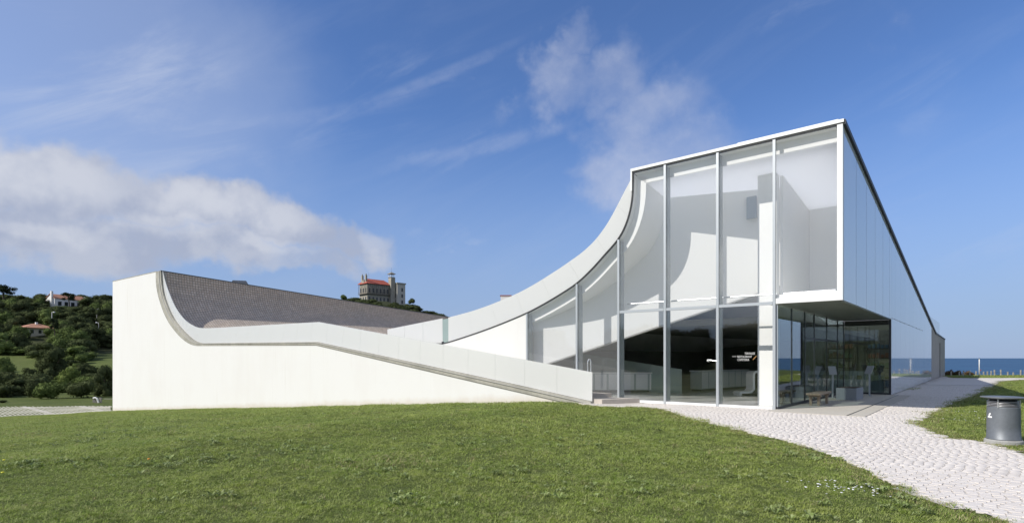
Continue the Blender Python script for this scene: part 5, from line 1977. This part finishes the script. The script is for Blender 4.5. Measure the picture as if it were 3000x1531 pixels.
def villa():
    Y = 298.0; s = Y / F
    p = at(1076, 882, Y)
    e = empty('old_villa', (p.x, p.y, p.z - .8), math.radians(44))
    tag(e, 'old stone villa with a red roof and slim tower on top of the far hill', 'building')
    W_, D_ = 14.5, 8.0
    H = 10.3
    MB().box(0, W_, 0, D_, -2, H).build('wall', M_stone, e)
    hip_roof(0, W_ - .5, 0, D_, H + .05, 2.9, .8, 2.6).build('roof', M_redtile, e)
    # floor bands and balcony round the two visible sides
    MB().box(-1.0, W_ - 1, -1.0, -.003, 4.7, 4.95).build('balcony', pmat('balcony_wood', (0.13, 0.11, 0.09), .8), e)
    MB().box(-1.0, -.003, -.0, D_, 4.7, 4.95).build('balcony', MATS['balcony_wood'], e)
    for k in range(12):
        x = -.9 + k * (W_ - .3) / 12
        MB().box(x, x + .14, -.95, -.85, 4.953, 9.9).build('veranda_post', MATS['balcony_wood'], e)
    for k in range(6):
        y = .2 + k * 1.45
        MB().box(-.95, -.82, y, y + .14, 4.953, 9.9).build('veranda_post', MATS['balcony_wood'], e)
    MB().box(-.97, W_ - 1, -.97, -.90, 5.7, 5.8).build('railing', MATS['balcony_wood'], e)
    MB().box(-.97, -.90, -.89, D_, 5.7, 5.8).build('railing', MATS['balcony_wood'], e)
    for z in (1.0, 5.6):
        for k in range(6):
            win(e, 1.3 + k * 2.2, z, 1.0, 2.3, 0, mat=pmat('villa_frame', (0.36, 0.33, 0.27), .8))
        for k in range(3):
            win(e, 1.6 + k * 2.5, z, 1.0, 2.3, 0, 'side', mat=MATS['villa_frame'])
    # chimneys at the left end, with a dormer gable between them
    for y in (1.2, 5.0):
        MB().box(-.2, .7, y, y + .9, H - .5, H + 4.4).build('chimney', M_stone, e)
        MB().lathe([(.3, H + 4.41), (.24, H + 5.2)], 8, .25, y + .45).build('chimney_pot', M_darkwall, e)
    g_ = MB().prism_x([(2.0, H), (3.6, H + 2.2), (5.2, H)], -.5, 1.5); g_.build('gable_dormer', M_stone, e)
    # belvedere stair tower
    tx = W_ - 1.2
    MB().box(tx, tx + 2.6, -1.7, 1.0, -2, H + 4.1).build('tower', M_stone, e)
    MB().box(tx - .2, tx + 2.5, -1.6, 1.2, H + 4.103, H + 4.4).build('tower_cornice', M_darkwall, e)
    for a in (0.15, 1.95):
        for b in (-1.25, .65):
            MB().box(tx + a, tx + a + .2, b, b + .2, H + 4.403, H + 6.0).build('lantern_post', M_hwhite, e)
    hip_roof(tx - .1, tx + 2.4, -1.5, 1.1, H + 6.2, 1.1, .4, 1.5).build('lantern_roof', M_darkwall, e)
    MB().tube([(tx + 1.15, -.2, H + 7.2), (tx + 1.15, -.2, H + 9.6)], .05, 5).build('finial', M_darkwall, e)
    MB().tube([(3.2, 4, H + 2.8), (3.2, 4, H + 6.0)], .05, 5).build('mast', M_darkwall, e)
    # right block with canted bay
    MB().box(W_ + 1.7, W_ + 6.8, -3.2, 4, -3, H + .8).build('annexe_wall', pmat('annexe_render', (0.50, 0.47, 0.40), .85, var=.12, vscale=.8), e)
    MB().box(W_ + 1.4, W_ + 7.1, -3.5, 4.3, H + .803, H + 1.5).build('annexe_roof', M_stone, e)
    for z in (.6, 3.9, 7.2):
        win(e, W_ + 4.8, z, 1.0, 1.8, -3.2, mat=MATS['villa_frame'])
        win(e, -1.4, z, .9, 1.9, W_ + 1.7, 'side', mat=MATS['villa_frame'])
        win(e, 1.6, z, .9, 1.9, W_ + 1.7, 'side', mat=MATS['villa_frame'])
villa()

# a small white rooftop hut peeping over the curved balustrade
p = at(1482, 878, 60)
o = MB().box(-.5, .5, 0, .8, -1.2, .40).build('body', M_hwhite)
e = empty('rooftop_hut', (p.x, p.y, p.z)); o.parent = e
MB().box(-.56, .56, -.06, .86, .402, .46).build('cap', M_redtile, e)
e.location = (L(-4, 38).x, 0, 0)
pl_ = L(-6.2, 30)
k = (1482 - 1500) / F
# on the far edge of the roof
yy = 55.0
e.location = (k * yy, yy, CH + (HZ - 878) / F * yy)
MB().box(-.45, .45, .05, .75, -7.6, -1.203).build('shaft', M_hwhite, e)
tag(e, 'small white roof hut just showing above the curved white balustrade', 'hut')


# ------------------------------------------------------------------ lamp posts, barrier, pavers in the valley
def lamp_post(px, ytop, ybot, side, label):
    b = ghit(px, ybot, 100)
    h = (ybot - ytop) * b.y / F
    e = empty('street_lamp', tuple(b))
    tag(e, label, 'street lamp', 'street lamps on the wooded hillside')
    MB().tube([(0, 0, -1), (0, 0, h)], .12, 8, .09).build('pole', M_letter, e)
    MB().tube([(0, 0, h - .1), (.5 * side, 0, h + .05)], .05, 6).build('arm', M_letter, e)
    MB().lathe([(.12, h - .25), (.34, h - .15), (.28, h + .1), (.1, h + .18)], 10, .75 * side, 0).build('lamp_head', M_letter, e, smooth=True)
lamp_post(84, 919, 952, 1, 'white street lamp rising left behind the orange-roofed house')
lamp_post(152, 914, 968, 1, 'white street lamp at the right end of the orange-roofed house')
lamp_post(284, 905, 948, 1, 'tallest white street lamp near the museum end on the hillside')
lamp_post(289, 945, 975, -1, 'lower white street lamp right beside the museum end on the hillside')


def barrier():
    p = ghit(284, 1179, 60)
    s = p.y / F
    e = empty('litter_rack', (p.x, p.y, p.z))
    tag(e, 'dark slatted rack with a white arched panel on the meadow by the museum end', 'rack')
    me = MB().box(-.06, .06, -.06, .06, 0, 15 * s).mesh('slat', M_darkwall)
    for k in range(4): obj('slat', me, e, ((-10 + k * 4.2) * s, 0, 0))
    for k in range(2): obj('slat', me, e, ((9 + k * 3.5) * s, 0, 0))
    MB().tube([(-9 * s, -.1, 13.5 * s), (-2 * s, -.1, 15 * s), (3 * s, -.1, 11 * s), (7 * s, -.1, 0)], .10, 8).build('arched_panel', M_letter, e)
    MB().box(-11 * s, 12 * s, .08, .14, 12 * s, 14 * s).build('top_rail', M_darkwall, e)
    # long dark rail running to the right
    MB().box(12 * s, 45 * s, .08, .16, 10 * s, 12 * s).build('long_rail', M_darkwall, e)
barrier()


def pavers():
    Mp = pmat('paver_concrete', (0.50, 0.475, 0.41), 0.85, var=0.2, vscale=2)
    V = MB()
    o = empty('grass_paver_car_park', (0, 0, 0))
    # strips run parallel to the museum front
    cen = at(150, 1210, 56.0)
    n = 0
    big = []
    ux, uy = EX.x, EX.y
    rng = np.arange(-34, 34, 0.32)
    thin = MB()
    Pq = [(-3000, 1232), (80, 1227), (300, 1211), (330, 1204), (330, 1190), (200, 1193), (-3000, 1198)]
    def inside(X, Y):
        px = 1500 + X / Y * F
        z = tz(X, Y)
        return (-30 < (X - -0) ) 
    lxa, lya = toL(*cen[:2])
    for q in rng:                       # q: offset along EY (depth)
        for seg in np.arange(-26, 22, 0.62):
            c = C0 + EX * (lxa + seg) + EY * (lya + q)
            X, Y = c.x, c.y
            if X / Y > -0.703 or X / Y < -1.25: continue
            far = 64.5 + 0.1 * (X + 45); near = 50.0 + (X + 48) * 0.35
            if not (near < Y < far): continue
            if toL(X, Y)[0] > bl[0] - .2 and toL(X, Y)[1] > B1 - .3: continue
            z = tz(X, Y)
            a = Vector((X, Y, z)); h = 0.05
            d = EX * 0.312; w = EY * (0.040 if (round(q / .32) % 13) else .15)
            thin.hexa([tuple(a - d - w - Vector((0, 0, .05))), tuple(a + d - w - Vector((0, 0, .05))), tuple(a + d + w - Vector((0, 0, .05))), tuple(a - d + w - Vector((0, 0, .05)))],
                      [tuple(a - d - w + Vector((0, 0, h))), tuple(a + d - w + Vector((0, 0, h))), tuple(a + d + w + Vector((0, 0, h))), tuple(a - d + w + Vector((0, 0, h)))])
    t = thin.build('paver_strips', Mp, o); t['kind'] = 'stuff'
    kb = MB()
    prev = None
    for X in np.arange(-75, -42, 1.0):
        Y = 50.0 + (X + 48) * 0.35 - .1
        if X / Y > -0.80: break
        a = Vector((X, Y, tz(X, Y)))
        kb.box(X - .48, X + .48, Y - .09, Y + .09, a.z - .05, a.z + .09)
    kb.build('kerb', Mp, o)
    tag(o, 'parking ground of concrete grass pavers below the lawn at the left', 'car park')
    o['kind'] = 'structure'
    del o['category']
pavers()

# ------------------------------------------------------------------ grass: blades as one mass
def scatter(name, pts, rot, scl, protos, kind='stuff', label=None, cat=None):
    me = bpy.data.meshes.new(name)
    me.vertices.add(len(pts)); me.vertices.foreach_set('co', np.asarray(pts, np.float32).ravel())
    a = me.attributes.new('rz', 'FLOAT_VECTOR', 'POINT'); a.data.foreach_set('vector', np.asarray(rot, np.float32).ravel())
    a = me.attributes.new('sc', 'FLOAT', 'POINT'); a.data.foreach_set('value', np.asarray(scl, np.float32))
    me.update()
    o = bpy.data.objects.new(name, me); COL.objects.link(o)
    pc = bpy.data.collections.new(name + '_pieces')
    for i, m in enumerate(protos):
        pc.objects.link(bpy.data.objects.new(name + '_piece', m))
    ng = bpy.data.node_groups.new(name, 'GeometryNodeTree')
    ng.interface.new_socket('Geometry', in_out='INPUT', socket_type='NodeSocketGeometry')
    ng.interface.new_socket('Geometry', in_out='OUTPUT', socket_type='NodeSocketGeometry')
    N = ng.nodes
    gi = N.new('NodeGroupInput'); go = N.new('NodeGroupOutput')
    ci = N.new('GeometryNodeCollectionInfo'); ci.inputs[0].default_value = pc
    ci.inputs['Separate Children'].default_value = True; ci.inputs['Reset Children'].default_value = True
    ip = N.new('GeometryNodeInstanceOnPoints'); ip.inputs['Pick Instance'].default_value = True
    na = N.new('GeometryNodeInputNamedAttribute'); na.data_type = 'FLOAT_VECTOR'; na.inputs[0].default_value = 'rz'
    ns = N.new('GeometryNodeInputNamedAttribute'); ns.data_type = 'FLOAT'; ns.inputs[0].default_value = 'sc'
    er = N.new('FunctionNodeEulerToRotation')
    lk = ng.links.new
    lk(gi.outputs[0], ip.inputs['Points']); lk(ci.outputs[0], ip.inputs['Instance'])
    lk(na.outputs[0], er.inputs[0]); lk(er.outputs[0], ip.inputs['Rotation'])
    lk(ns.outputs[0], ip.inputs['Scale']); lk(ip.outputs[0], go.inputs[0])
    md = o.modifiers.new('scatter', 'NODES'); md.node_group = ng
    tag(o, label, cat, kind=kind)
    return o


def tuft(seed, n, R, hmin, hmax, w, lean=.5):
    rr = random.Random(seed); mb = MB()
    for _ in range(n):
        th = rr.uniform(0, 6.28); r = R * math.sqrt(rr.random())
        c = Vector((math.cos(th) * r, math.sin(th) * r, -.005))
        h = rr.uniform(hmin, hmax); a = rr.uniform(0, 6.28); ln = rr.uniform(.1, lean) * h
        d = Vector((math.cos(a), math.sin(a), 0)); s = Vector((-d.y, d.x, 0)) * w * rr.uniform(.7, 1.3)
        m = c + d * ln * .35 + Vector((0, 0, h * .6)); t = c + d * ln * 1.3 + Vector((0, 0, h))
        i = len(mb.v)
        mb.v += [tuple(c - s), tuple(c + s), tuple(m + s * .8), tuple(m - s * .8), tuple(t)]
        mb.f += [(i, i + 1, i + 2, i + 3), (i + 3, i + 2, i + 4)]
    return mb.mesh('tuft', M_blade)


def grass():
    near = [tuft(i, 44, .13, .010, .032, .0024, 2.4) for i in range(6)]
    P = []; 
    def zone(y0, y1, dens_, sc):
        A = 0.5 * (y1 ** 2 - y0 ** 2) * 1.98
        n = int(A * dens_)
        y = np.sqrt(nr.uniform(y0 ** 2, y1 ** 2, n)); x = nr.uniform(-.98, .98, n) * y
        return x, y, np.full(n, sc)
    xs_, ys_, ss = [], [], []
    for y0, y1, dn, sc in ((4.6, 8.5, 150, 1.0), (8.5, 13, 95, 1.25), (13, 20, 48, 1.7), (20, 32, 18, 2.3), (32, 56, 14, 1.9)):
        x, y, s = zone(y0, y1, dn, sc); xs_.append(x); ys_.append(y); ss.append(s)
    x = np.concatenate(xs_); y = np.concatenate(ys_); s = np.concatenate(ss)
    lx = (x - C0.x) * EX.x + (y - C0.y) * EX.y
    ly = (x - C0.x) * EY.x + (y - C0.y) * EY.y
    xr, yr = ragged(x, y, .26)
    on_path = in_poly(xr, yr, PP) & in_poly(x, y, PP)
    inside = (ly > B1 - .08) & (lx < -5.6) & (lx > bl[0])
    inside |= (ly > -.2) & (lx > -11) & (lx < 2.0)
    beyond = (y > 34) & (x < 0)
    left_limit = (50.0 + (x + 48) * 0.35 < y) & (x < -35)
    ok = ~on_path & ~inside & ~left_limit & ~((y > 57)) & ~((ly > B1) & (lx < 2))
    x, y, s = x[ok], y[ok], s[ok]
    # patchy height
    pn = np.sin(x * 1.3 + 2 * np.sin(y * .9)) * np.cos(y * 1.7 + np.sin(x * 2.1)) 
    s = s * (1 + .22 * pn) * nr.uniform(.8, 1.2, len(x))
    z = terrain(x, y)
    rot = np.stack([nr.uniform(-.12, .12, len(x)), nr.uniform(-.12, .12, len(x)), nr.uniform(0, 6.28, len(x))], 1)
    # far tufts keep a low height by leaning flat: handled through scale only
    scatter('grass', np.stack([x, y, z], 1), rot, s, near, label='short green mown grass covering the lawn', cat='grass')
    # dry tufts: thin straw through the lawn and a worn brownish margin along the path
    def pdist(X, Y):
        d = np.full(len(X), 1e9)
        for (x0, y0), (x1, y1) in zip(PP[:-1], PP[1:]):
            vx, vy = x1 - x0, y1 - y0
            t = np.clip(((X - x0) * vx + (Y - y0) * vy) / (vx * vx + vy * vy + 1e-9), 0, 1)
            d = np.minimum(d, np.hypot(X - x0 - t * vx, Y - y0 - t * vy))
        return d
    dd = pdist(x, y)
    rp = nr.uniform(0, 1, len(x))
    patch = np.sin(x * .55 + 1.7 * np.sin(y * .37)) * np.sin(y * .63 + 1.3 * np.sin(x * .41))
    sel = ((dd < .38) & (rp < .38)) | (rp < .012) | ((patch > .80) & (rp < .16))
    dry = []
    for i in range(3):
        m_ = tuft(70 + i, 30, .13, .010, .032, .0022, 2.2); m_.materials.clear(); m_.materials.append(M_dry); dry.append(m_)
    scatter('dry_grass', np.stack([x, y, z + .006], 1)[sel], rot[sel], s[sel] * 1.05, dry, label='dry straw-coloured grass along the path and in worn spots', cat='grass')
    # broad-leaved weeds in loose patches
    def rosette(seed, n, r, up):
        rr = random.Random(seed); mb = MB()
        for _ in range(n):
            a = rr.uniform(0, 6.28); ln = r * rr.uniform(.6, 1.1); d = Vector((math.cos(a), math.sin(a), 0)); sd = Vector((-d.y, d.x, 0)) * ln * .16
            c = Vector((0, 0, .005)); m = d * ln * .55 + Vector((0, 0, up * rr.uniform(.6, 1.2))); t = d * ln + Vector((0, 0, up * rr.uniform(.2, 1.0)))
            i = len(mb.v); mb.v += [tuple(c), tuple(m + sd), tuple(t), tuple(m - sd)]; mb.f.append((i, i + 1, i + 2, i + 3))
        return mb.mesh('rosette', M_weed)
    ros = [rosette(i, 8, .07, .035) for i in range(3)] + [rosette(9, 12, .095, .05), rosette(10, 6, .05, .045)]
    X = []; Y = []; S = []
    patches = [(436, 1260, 1.3), (480, 1255, .9), (200, 1355, .45), (650, 1305, .9), (2330, 1335, .5), (2400, 1352, .4), (2280, 1520, .5), (50, 1370, .6), (420, 1370, .9), (700, 1350, .8),
               (2660, 1452, .4), (2720, 1500, .5), (620, 1470, .3), (1500, 1400, .7), (1200, 1480, .5), (1800, 1450, .6), (900, 1320, .8), (1700, 1300, .8), (1400, 1300, .9), (280, 1290, 1.0), (2150, 1400, .5), (1050, 1400, .7)]
    for px, py, rad in patches:
        g_ = ghit(px, py, 4)
        n = int(26 * rad * rad + 8)
        X += list(g_.x + nr.normal(0, rad * .6, n)); Y += list(g_.y + nr.normal(0, rad * .45, n)); S += list(nr.uniform(.6, 1.4, n))
    n = 1100
    yy_ = np.sqrt(nr.uniform(25, 22 ** 2, n)); xx_ = nr.uniform(-.95, .95, n) * yy_
    X = np.array(X + list(xx_)); Y = np.array(Y + list(yy_)); S = np.array(S + list(nr.uniform(.5, 1.1, n)))
    lx = (X - C0.x) * EX.x + (Y - C0.y) * EX.y; ly = (X - C0.x) * EY.x + (Y - C0.y) * EY.y
    ok = ~in_poly(X, Y, PP) & ~(ly > B1 - .1)
    X, Y, S = X[ok], Y[ok], S[ok]
    rot = np.stack([nr.uniform(-.2, .2, len(X)), nr.uniform(-.2, .2, len(X)), nr.uniform(0, 6.28, len(X))], 1)
    scatter('weeds', np.stack([X, Y, terrain(X, Y) + .012], 1), rot, S, ros, label='broad-leaved weeds scattered through the lawn', cat='weeds')
    # daisies
    mb = MB()
    mb.lathe([(.004, .045), (.013, .05), (.004, .053)], 8)
    dm = mb.mesh('daisy', M_letter)
    X = []; Y = []
    for px, py, sx, sy, n in ((2470, 1432, .30, .35, 42), (2510, 1445, .25, .2, 16), (2812, 1208, .5, .3, 22), (2880, 1222, .4, .3, 16), (2780, 1232, .5, .3, 14), (2960, 1250, .4, .4, 16), (2960, 1228, .6, .6, 14)):
        Yc = CH * F / (py - HZ); Xc = (px - 1500) / F * Yc
        X += list(Xc + nr.normal(0, sx * .7, n)); Y += list(Yc + nr.normal(0, sy * .7, n))
    X = np.array(X); Y = np.array(Y)
    ok = ~in_poly(X, Y, PP); X, Y = X[ok], Y[ok]
    rot = np.zeros((len(X), 3)); rot[:, 0] = nr.uniform(-.4, .4, len(X))
    scatter('daisies', np.stack([X, Y, terrain(X, Y)], 1), rot, nr.uniform(.7, 1.3, len(X)), [dm], label='small white daisies in the grass beside the path', cat='flowers')


grass()


def flower(px, py, col, label):
    g_ = ghit(px, py, 4)
    e = empty('wild_flower', tuple(g_)); tag(e, label, 'flower')
    MB().tube([(0, 0, 0), (.005, 0, .05)], .0025, 5).build('stem', M_weed, e)
    MB().lathe([(.004, .05), (.022, .058), (.016, .07), (.004, .072)], 10).build('bloom', pmat('petal_%d' % px, col, .6), e)
flower(436, 1362, (0.75, 0.28, 0.02), 'single orange wild flower in the lawn before the museum wall')
flower(12, 1360, (0.65, 0.62, 0.03), 'yellow dandelion at the left border of the lawn, the farther one')
flower(8, 1402, (0.65, 0.62, 0.03), 'yellow dandelion at the left border of the lawn, the nearer one')
